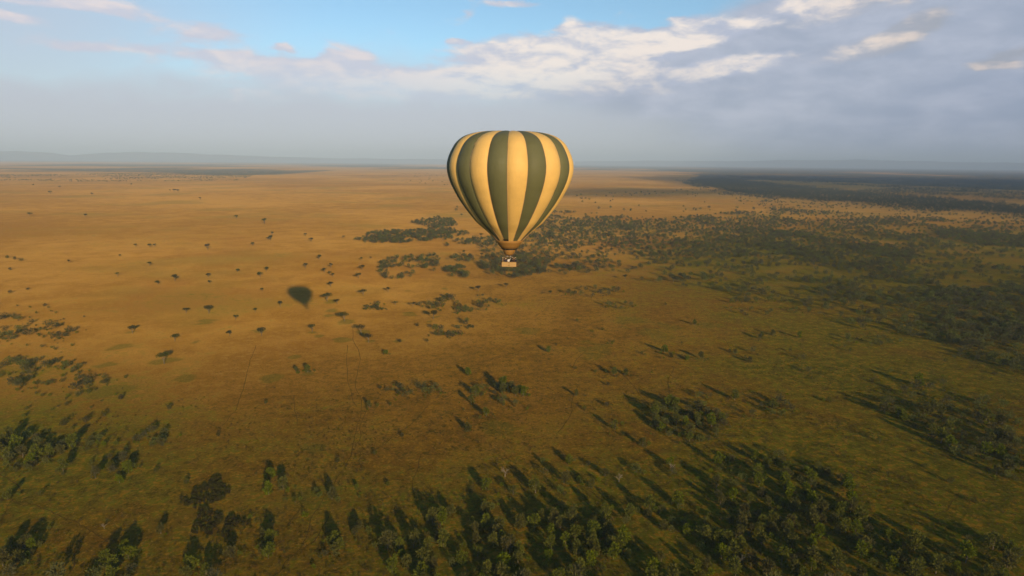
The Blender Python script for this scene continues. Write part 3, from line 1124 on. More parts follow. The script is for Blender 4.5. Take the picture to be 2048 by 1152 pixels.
# ------------------------------------------------------------------ flat-topped acacias on the dry plain
ACA = [
    (327, 712, 1.25, 'umbrella acacia with a pale trunk on a green patch, largest on the left plain'),
    (349, 552, 1.25, 'wide dark umbrella acacia alone on the left plain above the paired small ones'),
    (315, 563, 0.8, 'small umbrella acacia just left below the wide dark one'),
    (416, 549, 0.8, 'slanting small acacia right of the wide dark umbrella acacia'),
    (419, 562, 0.65, 'little round acacia under the slanting one on the left plain'),
    (299, 526, 0.9, 'round dark acacia up the slope from the wide dark umbrella acacia'),
    (475, 539, 0.8, 'dark acacia halfway between the wide left one and the balloon shadow'),
    (415, 491, 1.45, 'big rounded dark acacia alone high on the left plain'),
    (505, 486, 1.0, 'acacia just right of the big rounded one high on the plain'),
    (299, 489, 1.0, 'left one of two touching acacias high on the left plain'),
    (309, 489, 0.85, 'right one of two touching acacias high on the left plain'),
    (271, 489, 0.8, 'faint flat acacia left of the two touching acacias'),
    (239, 510, 0.6, 'tiny acacia below the faint flat one on the left plain'),
    (234, 547, 0.8, 'small dark acacia at far left of the wide umbrella acacia'),
    (137, 521, 0.7, 'pale small acacia right of the left-edge bushes on the plain'),
    (59, 427, 1.6, 'dark spreading acacia far out near the left edge of the plain'),
    (170, 429, 1.3, 'acacia far out, right of the dark spreading one'),
    (472, 432, 1.4, 'lone acacia far out on the empty plain left of the balloon'),
    (529, 440, 1.9, 'big round tree far out on the plain above the tree cluster'),
    (348, 380, 2.2, 'left tree of the far pair out on the plain below the distant bush'),
    (356, 380, 2.0, 'right tree of the far pair out on the plain below the distant bush'),
    (340, 380, 1.3, 'tiny tree left of the far pair on the plain'),
    (400, 396, 1.5, 'tiny tree far out below and right of the far pair'),
    (100, 384, 1.9, 'tiny round tree far out near the left horizon'),
    (184, 387, 1.7, 'tiny tree far out right of the round one near the left horizon'),
    (119, 373, 1.7, 'very distant speck of a tree near the left horizon bushes'),
    (262, 368, 1.7, 'very distant round tree just below the line of far bushes'),
    (66, 369, 1.6, 'very distant pale tree near the left edge below the far bushes'),
    (541, 473, 1.5, 'lowest and widest acacia of the cluster below the big round far tree'),
    (544, 465, 1.0, 'upper acacia of the cluster below the big round far tree'),
    (536, 475, 1.0, 'left acacia of the cluster below the big round far tree'),
    (611, 468, 0.9, 'small acacia alone left of the woodland band'),
    (622, 477, 1.15, 'flat acacia just below the small one left of the woodland band'),
    (687, 472, 0.8, 'dark round acacia at the left tip of the woodland band'),
    (638, 512, 1.15, 'clear umbrella acacia standing alone above the balloon shadow, to its right'),
    (611, 529, 1.0, 'acacia straight above the balloon shadow'),
    (662, 529, 1.0, 'round acacia right of the one straight above the shadow'),
    (649, 538, 0.95, 'upper acacia of the slanting trio above right of the balloon shadow'),
    (659, 544, 0.75, 'middle acacia of the slanting trio above right of the balloon shadow'),
    (666, 548, 0.75, 'lower acacia of the slanting trio above right of the balloon shadow'),
    (532, 536, 1.0, 'umbrella acacia upper of two, left above the balloon shadow'),
    (520, 546, 1.1, 'umbrella acacia lower of two, left above the balloon shadow'),
    (723, 516, 0.75, 'small acacia left of the ragged thicket band'),
    (741, 514, 0.6, 'tiny acacia touching the ragged thicket band'),
    (724, 532, 1.1, 'flat acacia near the left tip of the ragged thicket band'),
    (717, 548, 1.15, 'larger slanting acacia below the flat one by the ragged thicket band'),
    (661, 566, 0.9, 'umbrella acacia right of the balloon shadow, slightly higher'),
    (726, 581, 1.1, 'flat-topped acacia on the dry plain right of the balloon shadow'),
    (776, 577, 0.85, 'faint acacia above the oval thicket'),
    (654, 591, 1.3, 'broad umbrella acacia on a green patch immediately right of the balloon shadow'),
    (674, 600, 0.85, 'low flat acacia at the right end of the green patch by the shadow'),
    (560, 605, 0.9, 'faint acacia immediately left of the balloon shadow'),
    (524, 578, 0.6, 'tiny green acacia further left of the balloon shadow'),
    (688, 630, 1.2, 'tall umbrella acacia on a green lawn below right of the balloon shadow'),
    (624, 653, 0.95, 'umbrella acacia straight below the balloon shadow on its own lawn'),
    (722, 655, 1.15, 'upper of two umbrella acacias where the main trail begins'),
    (737, 672, 1.15, 'lower of two umbrella acacias where the main trail begins'),
    (523, 661, 1.0, 'umbrella acacia with a thin pale trunk left below the balloon shadow'),
    (510, 618, 0.7, 'small acacia left of the balloon shadow near the reddish ground'),
    (471, 632, 0.75, 'small dark acacia in the dry plain between two umbrella acacias'),
    (417, 616, 1.15, 'umbrella acacia right one of two near the bright green patch'),
    (372, 618, 0.85, 'umbrella acacia left one of two near the bright green patch'),
    (264, 656, 1.0, 'umbrella acacia on a lawn right of the left-edge thickets'),
    (349, 673, 0.85, 'ragged acacia below the bright green patch on the left'),
    (459, 664, 0.75, 'squat acacia right of the ragged one on the left plain'),
    (791, 604, 0.65, 'dark small acacia left one of two before the oval thicket'),
    (826, 607, 0.75, 'dark small acacia right one of two before the oval thicket'),
    (867, 625, 1.3, 'wide flat umbrella acacia below the oval thicket'),
    (928, 502, 1.0, 'flat acacia left of the basket among the thickets'),
    (963, 508, 1.0, 'flat acacia close left of the basket'),
    (902, 515, 0.9, 'slanting acacia left of the thickets beside the basket'),
    (962, 468, 1.2, 'acacia beside the lower left of the balloon envelope'),
    (876, 433, 1.3, 'far umbrella acacia above the woodland band'),
    (923, 429, 1.2, 'far acacia at the left of the balloon envelope'),
    (837, 458, 1.2, 'acacia on top of the woodland band'),
    (957, 574, 1.0, 'dark acacia above the right end of the oval thicket'),
    (1012, 568, 0.9, 'thin acacia straight below the basket'),
    (1139, 538, 1.1, 'umbrella acacia with a long shadow on the brown plain right of the basket'),
    (1100, 583, 0.8, 'small acacia left of the narrow thicket on the brown plain'),
    (1348, 556, 1.1, 'umbrella acacia at the near edge of the broad woodland'),
    (1251, 552, 1.0, 'acacia at the fringe of the broad woodland right of the basket'),
]
for px, py, s, lab in ACA:
    X, Y = (float(v) for v in on_plane(px, py, 4.5 * s))
    cr, tr = random.choice(ACACIAS)
    place_tree('acacia_tree', [('trunk', tr), ('crown', cr)], X, Y, s * 0.86, lab, 'tree', 'flat-topped acacias on the plain')

# ------------------------------------------------------------------ low shrubs
SHR = [
    (241, 794, 1.1, 'dark shrub beside the green lawn on the left'), (210, 829, 1.0, 'shrub below the green lawn on the left'),
    (170, 839, 1.2, 'shrub with upright shadow left below the lawn'), (125, 845, 1.3, 'tall shrub with slanting shadow above the lower left grove'),
    (89, 610, 1.0, 'shrub alone above the upper left thicket'), (177, 783, 1.0, 'shrub below the left end clump'),
    (338, 815, 0.9, 'shrub alone on the open slope left of the trail'), (310, 940, 0.8, 'shrub right below the compact left clump'),
    (372, 962, 0.9, 'square dark shrub above the dark reed bed'), (18, 584, 1.2, 'shrub at the left edge above the thickets'),
    (55, 578, 0.9, 'small shrub near the left edge above the thickets'), (30, 517, 1.6, 'dark spreading shrub thicket piece at the left edge of the plain'),
    (14, 514, 1.5, 'left shrub of the dark group at the left edge'), (42, 520, 1.4, 'right shrub of the dark group at the left edge'),
    (20, 538, 1.2, 'pale shrub below the dark group at the left edge'), (760, 773, 0.8, 'tiny shrub left of the short tree row'),
    (781, 808, 0.7, 'tiny green shrub under the short tree row'), (834, 649, 1.0, 'shrub left of the small thicket'),
    (800, 681, 0.9, 'shrub on a green patch left of centre'), (855, 681, 0.9, 'shrub below the small thicket'),
    (531, 805, 0.7, 'tiny shrub beside the faint trail left of centre'), (750, 905, 0.7, 'tiny shrub on the bare plain right of the trail'),
    (674, 920, 0.7, 'tiny shrub right of the main trail bend'), (776, 966, 0.7, 'shrub alone above the bottom stand at left'),
    (803, 868, 0.8, 'shrub beside the diagonal trail'), (1150, 735, 0.7, 'tiny shrub at the foot of the short centre trail'),
    (1190, 741, 0.7, 'tiny shrub left of the two trees on the right trail'), (1113, 688, 0.7, 'tiny shrub right of the dark thorn tree on reddish ground'),
    (1205, 657, 0.9, 'shrub with slanting shadow left of the green hollow'), (1184, 662, 0.8, 'shrub left of the one with slanting shadow'),
    (1155, 640, 0.9, 'shrub near the pale centre ground'), (1226, 682, 0.8, 'shrub below the green hollow'), (1283, 704, 0.8, 'shrub in the reddish patch on the slope'),
    (1215, 808, 0.9, 'shrub left of the long right trail'), (1217, 768, 0.8, 'shrub on the slope above the trail fork'), (1170, 815, 0.8, 'shrub beside the lower centre trail'),
    (1332, 608, 0.9, 'shrub with slanting shadow right of the short thicket'), (1580, 700, 0.9, 'left shrub of two on the green slope at right'), (1640, 745, 0.9, 'right shrub of two on the green slope at right'),
    (1700, 700, 1.0, 'shrub with a long shadow on the open right slope'), (1745, 760, 0.9, 'shrub left of the long diagonal clump'), (1660, 800, 1.0, 'shrub in the middle of the right slope'),
    (1760, 880, 1.1, 'shrub with slanting shadow above the bottom right stand'), (1830, 850, 1.0, 'shrub below the long diagonal clump'), (1900, 960, 1.0, 'shrub on the open green ground at lower right'),
    (1850, 930, 0.9, 'small shrub above the lower right open ground'), (1950, 1000, 0.9, 'shrub near the short trail at lower right'), (1990, 745, 1.0, 'shrub below the large right-edge grove'),
    (1890, 720, 1.0, 'left shrub below the large right-edge grove'), (435, 870, 0.7, 'shrub above the faint trail left of centre'), (590, 1000, 0.8, 'shrub left beside the small trees at the main trail'),
    (80, 985, 0.8, 'shrub near the bend of the left trail'), (64, 928, 1.0, 'shrub under the lower left-edge grove'), (1060, 500, 1.2, 'shrub right beside the basket in the woodland'),
]
for px, py, s, lab in SHR:
    X, Y = (float(v) for v in on_plane(px, py, 1.2 * s))
    cr, tr = random.choice(SHRUBS)
    place_tree('shrub', [('stems', tr), ('crown', cr)], X, Y, s * 1.15, lab, 'shrub', 'low shrubs dotted over the plain')

DEAD = [(1010, 944, 0.95, 'bleached leafless dead tree at the upper left of the bottom stand'),
        (1238, 955, 0.85, 'pale dead tree among the thorn trees of the bottom stand'),
        (1345, 936, 0.8, 'pale bare tree on the upper fringe of the bottom stand'),
        (813, 1122, 0.8, 'pale bare tree left of the bottom stand'),
        (1480, 1118, 0.9, 'pale dead tree at the bottom edge of the stand'),
        (208, 1052, 0.5, 'small grey dead tree above the bottom left clump')]
for px, py, s, lab in DEAD:
    X, Y = (float(v) for v in on_plane(px, py, 2.0 * s))
    place_tree('dead_tree', [('trunk', random.choice(DEADS))], X, Y, s, lab, 'dead tree', 'bleached dead trees')

# ------------------------------------------------------------------ dark reed beds and grass tussocks
polyA = [(75, 530), (160, 470), (300, 410), (440, 330), (500, 290), (600, 270), (700, 140), (780, 150), (810, 240), (940, 330), (900, 420), (700, 530), (600, 560), (690, 680), (480, 740), (450, 690), (480, 630), (350, 570), (270, 540), (110, 565)]
polyB = [(370, 960), (420, 830), (600, 740), (720, 710), (1000, 710), (1080, 760), (1200, 760), (1300, 850), (1200, 880), (1000, 900), (850, 1080), (800, 980), (600, 1020), (430, 1020)]
for poly, lab in ((polyA, 'upper dark bed of low tangled reeds beside the bottom left trail'), (polyB, 'lower and darker bed of low tangled reeds, right end by a thorn tree')):
    wp = world_poly([(330 + a / 7.2, 930 + b_ / 7.2) for a, b_ in poly], 1.0)
    X, Y = sample_poly(wp, 7600, -1, 10)
    k = fbm(X, Y, 3.2, 31) > 0.43
    X, Y = X[k], Y[k]
    scatter('reed_bed', REEDS, np.stack([X, Y, height(X, Y)], -1), rng.uniform(0.55, 1.05, len(X)), lab, 'reed bed')
n = 80000
X = rng.uniform(-420, 560, n)
Y = rng.uniform(150, 620, n)
k = (np.abs(X) < 0.85 * Y + 60) & (rng.random(n) < 1.2 * sstep(fbm(X, Y, 26, 15), 0.36, 0.66) * sstep(Y - 0.3 * X, 470, 220))
X, Y = X[k], Y[k]
scatter('grass_tussocks', TUFTS, np.stack([X, Y, height(X, Y)], -1), rng.uniform(0.4, 1.1, len(X)), 'tussocks of tan and olive grass dotted over the near plain', 'grass')

bx, by = [], []
for i in range(len(tx)):
    m_ = random.randint(1, 4)
    for q in range(m_):
        bx.append(tx[i] + random.gauss(0, 4.5))
        by.append(ty[i] + random.gauss(0, 4.5))
for pix, dens_ in (([(-40, 600), (170, 625), (270, 760), (230, 960), (-40, 1010)], 60), ([(1180, 690), (1500, 660), (2080, 720), (2080, 1060), (1760, 990), (1300, 880)], 14), ([(560, 960), (1000, 980), (760, 1150), (300, 1150)], 22)):
    X, Y = sample_poly(world_poly(pix), dens_, 0.46, 22, 33)
    bx += list(X)
    by += list(Y)
bx, by = np.array(bx), np.array(by)
UNDER = [low_variant(M_THORN, 1.7, 0.95, 4, 130, (0.3, 0.7), 'undergrowth_bush') for _ in range(4)]
scatter('undergrowth', UNDER, np.stack([bx, by, height(bx, by)], -1), rng.uniform(0.4, 1.2, len(bx)), 'olive undergrowth of knee to chest high bushes between the thorn trees', 'undergrowth')

# ------------------------------------------------------------------ animal trails
M_TRAIL, t, out = new_mat('earth_rut_shade')
geo = t.new('ShaderNodeNewGeometry')
nn = t.noise(geo.outputs['Position'], 0.6, 4, 0.6)
d = t.new('ShaderNodeBsdfDiffuse')
d.inputs['Roughness'].default_value = 0.6
t.l.new(t.mix(nn, (0.042, 0.030, 0.003), (0.105, 0.062, 0.008)), d.inputs['Color'])  # trodden earth, its colour darkened further for shadow in the ruts
t.l.new(d.outputs[0], out.inputs['Surface'])
TRAILS = [
    [(705, 655), (708, 680), (716, 700), (718, 718), (712, 745), (711, 775), (724, 800), (718, 830), (712, 862), (711, 888), (698, 915), (680, 943), (664, 975), (641, 1003), (622, 1028), (617, 1065), (600, 1096), (566, 1128), (540, 1158)],
    [(694, 690), (696, 740), (700, 780), (706, 805), (713, 812)],
    [(736, 812), (724, 845), (719, 880), (712, 888)],
    [(985, 742), (950, 760), (900, 788), (860, 806), (822, 845), (780, 880), (742, 905), (716, 920)],
    [(512, 690), (492, 748), (484, 780), (470, 822), (445, 850), (415, 870)],
    [(588, 790), (590, 830), (592, 850)],
    [(-5, 950), (22, 962), (39, 983), (25, 1001), (60, 1011), (110, 1031), (150, 1048), (182, 1064), (160, 1082), (150, 1104), (146, 1130), (130, 1156)],
    [(25, 1001), (12, 1025), (2, 1050)],
    [(182, 1064), (240, 1024), (262, 1012)],
    [(182, 1064), (212, 1076)],
    [(660, 1033), (645, 1060), (618, 1088), (600, 1098)],
    [(604, 1010), (585, 1035), (562, 1062)],
    [(1200, 682), (1212, 712), (1222, 730), (1254, 756), (1276, 786), (1306, 818), (1345, 852), (1388, 885)],
    [(1158, 768), (1144, 812), (1134, 840), (1118, 866)],
    [(1446, 672), (1458, 692), (1478, 708), (1492, 718)],
    [(1918, 985), (1902, 1010), (1872, 1036)],
    [(1345, 958), (1318, 975), (1308, 990), (1300, 1016)],
    [(1346, 735), (1336, 760), (1338, 800)],
    [(840, 905), (830, 960), (826, 985)],
    [(960, 958), (925, 985)],
    [(1175, 700), (1155, 718), (1148, 732)],
]
for pts in TRAILS:
    pp = np.array(pts, float)
    L = np.r_[0, np.cumsum(np.hypot(*np.diff(pp, axis=0).T))]
    s = np.linspace(0, L[-1], max(8, int(L[-1] / 5)))
    qx = np.interp(s, L, pp[:, 0])
    qy = np.interp(s, L, pp[:, 1])
    X, Y = on_plane(qx, qy)
    sd = random.randint(0, 999)
    X = X + 3.4 * (fbm(s, s * 0, 30, sd) - 0.5)
    Y = Y + 4.5 * (fbm(s, s * 0, 22, sd + 7) - 0.5)
    dx, dy = np.gradient(X), np.gradient(Y)
    ln = np.hypot(dx, dy) + 1e-9
    nx_, ny_ = -dy / ln, dx / ln
    w = 0.07 + 0.20 * fbm(s, s * 0, 14, sd + 3)
    V = []
    for sgn in (-1, 1):
        xx, yy = X + sgn * nx_ * w, Y + sgn * ny_ * w
        V.append(np.stack([xx, yy, height(xx, yy) + 0.06], -1))
    V = np.stack(V, 1).reshape(-1, 3)
    i = np.arange(len(s) - 1) * 2
    F = np.stack([i, i + 1, i + 3, i + 2], -1)
    o = link('path', np_mesh('path', V, F, [M_TRAIL]))
    tag(o, kind='structure')

# ------------------------------------------------------------------ the balloon
D_H = 138.0


def fabric(name, c, rough=0.6):
    m, t, out = new_mat(name)
    tcx = t.new('ShaderNodeTexCoord')
    ob = tcx.outputs['Object']
    n = t.noise(ob, 0.35, 4, 0.6)
    n2 = t.noise(t.v('MULTIPLY', ob, (1, 1, 0.25)), 2.2, 3, 0.6)
    cc = t.mix(t.m('MULTIPLY', t.sm(n, 0.35, 0.7), 0.30), c, tuple(v * 0.70 for v in c))
    p = t.new('ShaderNodeBsdfPrincipled')
    t.l.new(cc, p.inputs['Base Color'])
    p.inputs['Roughness'].default_value = rough
    p.inputs['Specular IOR Level'].default_value = 0.25
    sx = t.new('ShaderNodeSeparateXYZ')
    t.l.new(ob, sx.inputs[0])
    seam = t.m('PINGPONG', t.m('MULTIPLY', sx.outputs[2], 1.0), 0.75)
    hh = t.m('ADD', t.m('MULTIPLY', t.sm(seam, 0.0, 0.06), 0.5), t.m('MULTIPLY', n2, 1.2))
    bp = t.new('ShaderNodeBump')
    bp.inputs['Strength'].default_value = 0.35
    bp.inputs['Distance'].default_value = 0.12
    t.l.new(hh, bp.inputs['Height'])
    t.l.new(bp.outputs[0], p.inputs['Normal'])
    t.l.new(p.outputs[0], out.inputs['Surface'])
    return m


def plain(name, c, rough=0.7, metal=0.0, nscale=6.0, var=0.25):
    m, t, out = new_mat(name)
    tcx = t.new('ShaderNodeTexCoord')
    n = t.noise(tcx.outputs['Object'], nscale, 4, 0.6)
    p = t.new('ShaderNodeBsdfPrincipled')
    t.l.new(t.mix(t.m('MULTIPLY', t.sm(n, 0.3, 0.7), var), c, tuple(v * 0.45 for v in c)), p.inputs['Base Color'])
    p.inputs['Roughness'].default_value = rough
    p.inputs['Metallic'].default_value = metal
    t.l.new(p.outputs[0], out.inputs['Surface'])
    return m


M_CREAM = fabric('cream_fabric', (0.76, 0.50, 0.158))
M_GREEN = fabric('dark_green_fabric', (0.127, 0.131, 0.061))
M_TAPE = plain('seam_tape', (0.45, 0.28, 0.17))
M_SKIRT = fabric('tan_skirt_fabric', (0.31, 0.165, 0.042))
M_BLACK = plain('dark_fill', (0.030, 0.024, 0.016))
M_STEEL = plain('steel', (0.45, 0.43, 0.40), 0.35, 0.9)
M_LEATH = plain('brown_leather', (0.10, 0.055, 0.025))


def wicker_mat():
    m, t, out = new_mat('wicker')
    tcx = t.new('ShaderNodeTexCoord')
    ob = tcx.outputs['Object']
    sx = t.new('ShaderNodeSeparateXYZ')
    t.l.new(ob, sx.inputs[0])
    a = t.m('SINE', t.m('MULTIPLY', t.m('ADD', sx.outputs[0], sx.outputs[1]), 70))
    b_ = t.m('SINE', t.m('MULTIPLY', sx.outputs[2], 160))
    w = t.m('MULTIPLY', a, b_)
    p = t.new('ShaderNodeBsdfPrincipled')
    t.l.new(t.mix(t.sm(w, -0.6, 0.6), (0.42, 0.26, 0.09), (0.60, 0.38, 0.145)), p.inputs['Base Color'])
    p.inputs['Roughness'].default_value = 0.6
    bp = t.new('ShaderNodeBump')
    bp.inputs['Distance'].default_value = 0.012
    t.l.new(w, bp.inputs['Height'])
    t.l.new(bp.outputs[0], p.inputs['Normal'])
    t.l.new(p.outputs[0], out.inputs['Surface'])
    return m


M_WICK = wicker_mat()
bd = ray(1018, 533)
base_p = np.array([0, 0, CAM_Z]) + bd * (D_H / bd[1])
balloon = bpy.data.objects.new('hot_air_balloon', None)
COL.objects.link(balloon)
balloon.location = tuple(base_p)
balloon.rotation_euler = (0, R(0.25), 0)
tag(balloon, 'hot air balloon with cream and dark green stripes carrying a wicker basket of passengers', 'balloon')
# silhouette: height above the basket floor and radius, in metres
PROF = [(5.65, 3.02), (6.30, 3.68), (7.0, 4.42), (7.75, 5.20), (9.1, 6.69), (10.45, 7.86), (11.8, 8.94), (13.15, 9.92), (14.5, 10.79), (15.9, 11.55), (17.2, 12.20), (18.6, 12.70),
        (20.2, 13.0), (21.3, 12.98), (22.65, 12.66), (24.0, 12.06), (25.35, 11.22), (26.4, 10.0), (27.05, 8.5), (27.5, 6.6), (27.72, 4.6), (27.78, 2.6), (27.74, 1.0)]
pz = np.array([p[0] for p in PROF])
pr = np.array([p[1] for p in PROF])
arc = np.r_[0, np.cumsum(np.hypot(np.diff(pz), np.diff(pr)))]


def catmull(xs, ys, q):
    """smooth interpolation of ys(xs) at q"""
    m = np.gradient(ys, xs)
    i = np.clip(np.searchsorted(xs, q) - 1, 0, len(xs) - 2)
    h = xs[i + 1] - xs[i]
    u = (q - xs[i]) / h
    return ((2 * u ** 3 - 3 * u ** 2 + 1) * ys[i] + (u ** 3 - 2 * u ** 2 + u) * h * m[i] + (-2 * u ** 3 + 3 * u ** 2) * ys[i + 1] + (u ** 3 - u ** 2) * h * m[i + 1])


NGORE = 20
SLIM = 0.945
NV, NU = 72, 12
sv = np.linspace(0, arc[-1], NV)
rz, rr_ = catmull(arc, pz, sv), catmull(arc, pr, sv)
dz, dr = np.gradient(rz), np.gradient(rr_)
nl = np.hypot(dz, dr)
on_r, on_z = dz / nl, -dr / nl          # outward normal of the profile
GORE_W = 2 * math.pi / NGORE
CENTER_AZ = R(6.6)                      # a cream gore faces the camera, turned a little to its right
for g in range(NGORE):
    a0 = CENTER_AZ + (g - 0.5) * GORE_W
    V = np.zeros((NV, NU + 1, 3))
    for j in range(NU + 1):
        u = j / NU
        th = a0 + u * GORE_W
        bulge = 0.046 * (1 - (2 * u - 1) ** 2) ** 0.8
        amt = bulge * rr_ * np.clip((rz - 5.65) / 4.0, 0, 1)
        rad_ = rr_ * SLIM + amt * on_r
        zz = (5.65 + (rz - 5.65) * 0.985) + amt * on_z * 0.6
        V[:, j, 0] = rad_ * math.sin(th)
        V[:, j, 1] = -rad_ * math.cos(th)
        V[:, j, 2] = zz
    idx = np.arange(NV * (NU + 1)).reshape(NV, NU + 1)
    F = np.stack([idx[:-1, :-1], idx[:-1, 1:], idx[1:, 1:], idx[1:, :-1]], -1).reshape(-1, 4)
    link('gore', np_mesh('gore', V.reshape(-1, 3), F, [M_CREAM if g % 2 == 0 else M_GREEN], True), balloon)
    # the load tape sewn along the seam
    b = MB()
    pts = [((rr_[i] * SLIM + 0.02) * math.sin(a0), -(rr_[i] * SLIM + 0.02) * math.cos(a0), 5.65 + (rz[i] - 5.65) * 0.985) for i in range(0, NV, 3)]
    b.tube(pts, [0.05] * len(pts), 5, False)
    b.build('load_tape', M_TAPE, balloon, True)
b = MB()
b.lathe([(0.15, 27.38), (1.1, 27.46), (1.25, 27.40), (1.1, 27.34), (0.15, 27.28)], 24, True)
b.build('crown_ring', M_TAPE, balloon, True)
b = MB()
b.lathe([(1.80, 3.95), (2.15, 4.5), (2.62, 5.1), (3.06, 5.68), (3.02, 5.68), (2.58, 5.1), (2.11, 4.5), (1.76, 3.95)], 40, True)
b.build('skirt', M_SKIRT, balloon, True)
b = MB()
b.lathe([(1.79, 4.03), (1.60, 3.66), (1.54, 3.66), (1.70, 4.03)], 40, True)
b.build('mouth_shade_ring', M_BLACK, balloon, True)  # black ring stands in for the shaded inside of the mouth
b = MB()                                # dark reinforcement patch on the green gore above the skirt
th0 = CENTER_AZ - GORE_W
pa = []
for zz, rr2 in ((5.75, 3.14), (6.12, 3.52)):
    for k in range(7):
        th = th0 + (k / 6 - 0.5) * GORE_W * 0.96
        pa.append((rr2 * math.sin(th) * 1.01, -rr2 * math.cos(th) * 1.01, zz))
b.add(pa, [(k, k + 1, k + 8, k + 7) for k in range(6)])
b.build('vent_patch', M_BLACK, balloon)
b = MB()                                # hanging scoop inside the mouth
b.lathe([(1.34, 3.80), (1.26, 3.3), (1.02, 2.75), (0.78, 2.42), (0.74, 2.44), (0.98, 2.77), (1.22, 3.3), (1.30, 3.80)], 32, True)
b.build('scoop', M_SKIRT, balloon, True)
for sx_, sy_ in ((-1, -1), (1, -1), (1, 1), (-1, 1)):
    b = MB()
    b.tube([(sx_ * 1.3, sy_ * 0.68, 1.05), (sx_ * 0.62, sy_ * 0.5, 2.12)], [0.035, 0.03], 6)
    b.build('upright', M_LEATH, balloon)
    b = MB()
    for q in (-0.35, 0.35):
        a = math.atan2(sy_, sx_) + q
        b.tube([(sx_ * 0.62, sy_ * 0.5, 2.14), (1.78 * math.cos(a), 1.78 * math.sin(a), 3.98)], [0.012, 0.012], 4)
    b.build('flying_wire', M_STEEL, balloon)
b = MB()
for p0, p1 in (((-.62, -.5), (.62, -.5)), ((.62, -.5), (.62, .5)), ((.62, .5), (-.62, .5)), ((-.62, .5), (-.62, -.5))):
    b.tube([(*p0, 2.12), (*p1, 2.12)], [0.035, 0.035], 6)
b.build('burner_frame', M_STEEL, balloon)
for x_, y_ in ((-.3, -.2), (.3, -.2), (-.3, .2), (.3, .2)):
    b = MB()
    v0 = len(b.v)
    b.lathe([(0.06, 2.02), (0.15, 2.06), (0.17, 2.34), (0.15, 2.34), (0.13, 2.1), (0.05, 2.06)], 14, True)
    b.v = [(p[0] + x_, p[1] + y_, p[2]) for p in b.v]
    b.build('burner', M_STEEL, balloon, True)
# basket
BW, BD, BH, TH = 3.08, 1.62, 1.05, 0.06
bk = bpy.data.objects.new('basket', None)
COL.objects.link(bk)
bk.parent = balloon
bk['label'] = 'pale tan wicker basket'
b = MB()
b.box((0, 0, 0.05), (BW - 0.02, BD - 0.02, 0.08))
b.build('basket_floor', M_LEATH, bk)
for nm, c, s in (('wicker_wall', (-1.03, -BD / 2, 0.57), (1.02, TH, 0.96)), ('wicker_wall', (1.03, -BD / 2, 0.57), (1.02, TH, 0.96)), ('door_panel', (0, -BD / 2 - 0.012, 0.57), (1.0, TH, 0.96)),
                 ('wicker_wall', (0, BD / 2, 0.57), (BW, TH, 0.96)), ('wicker_wall', (-BW / 2 + TH / 2, 0, 0.57), (TH, BD - TH * 2, 0.96)), ('wicker_wall', (BW / 2 - TH / 2, 0, 0.57), (TH, BD - TH * 2, 0.96)),
                 ('partition', (-0.52, 0, 0.55), (0.05, BD - TH * 2, 0.9)), ('partition', (0.52, 0, 0.55), (0.05, BD - TH * 2, 0.9))):
    b = MB()
    b.box(c, s)
    b.build(nm, M_WICK, bk)
b = MB()
for p0, p1 in (((-1, -1), (1, -1)), ((1, -1), (1, 1)), ((1, 1), (-1, 1)), ((-1, 1), (-1, -1))):
    b.tube([(p0[0] * BW / 2, p0[1] * BD / 2, BH + .03), (p1[0] * BW / 2, p1[1] * BD / 2, BH + .03)], [0.055, 0.055], 8)
b.build('padded_rim', M_LEATH, bk, True)
for x_, z_, w_ in ((-0.0, 0.62, 0.16), (-0.02, 0.30, 0.42), (0.0, 0.9, 0.3)):
    b = MB()
    b.box((x_, -BD / 2 - 0.045, z_), (w_, 0.012, 0.07))
    b.build('foot_hole', M_BLACK, bk)
for sx_ in (-1, 1):
    for sy_ in (-1, 1):
        b = MB()
        b.tube([(sx_ * BW / 2, sy_ * BD / 2, 0.02), (sx_ * BW / 2, sy_ * BD / 2, BH)], [0.05, 0.05], 8)
        b.build('corner_post', M_LEATH, bk, True)


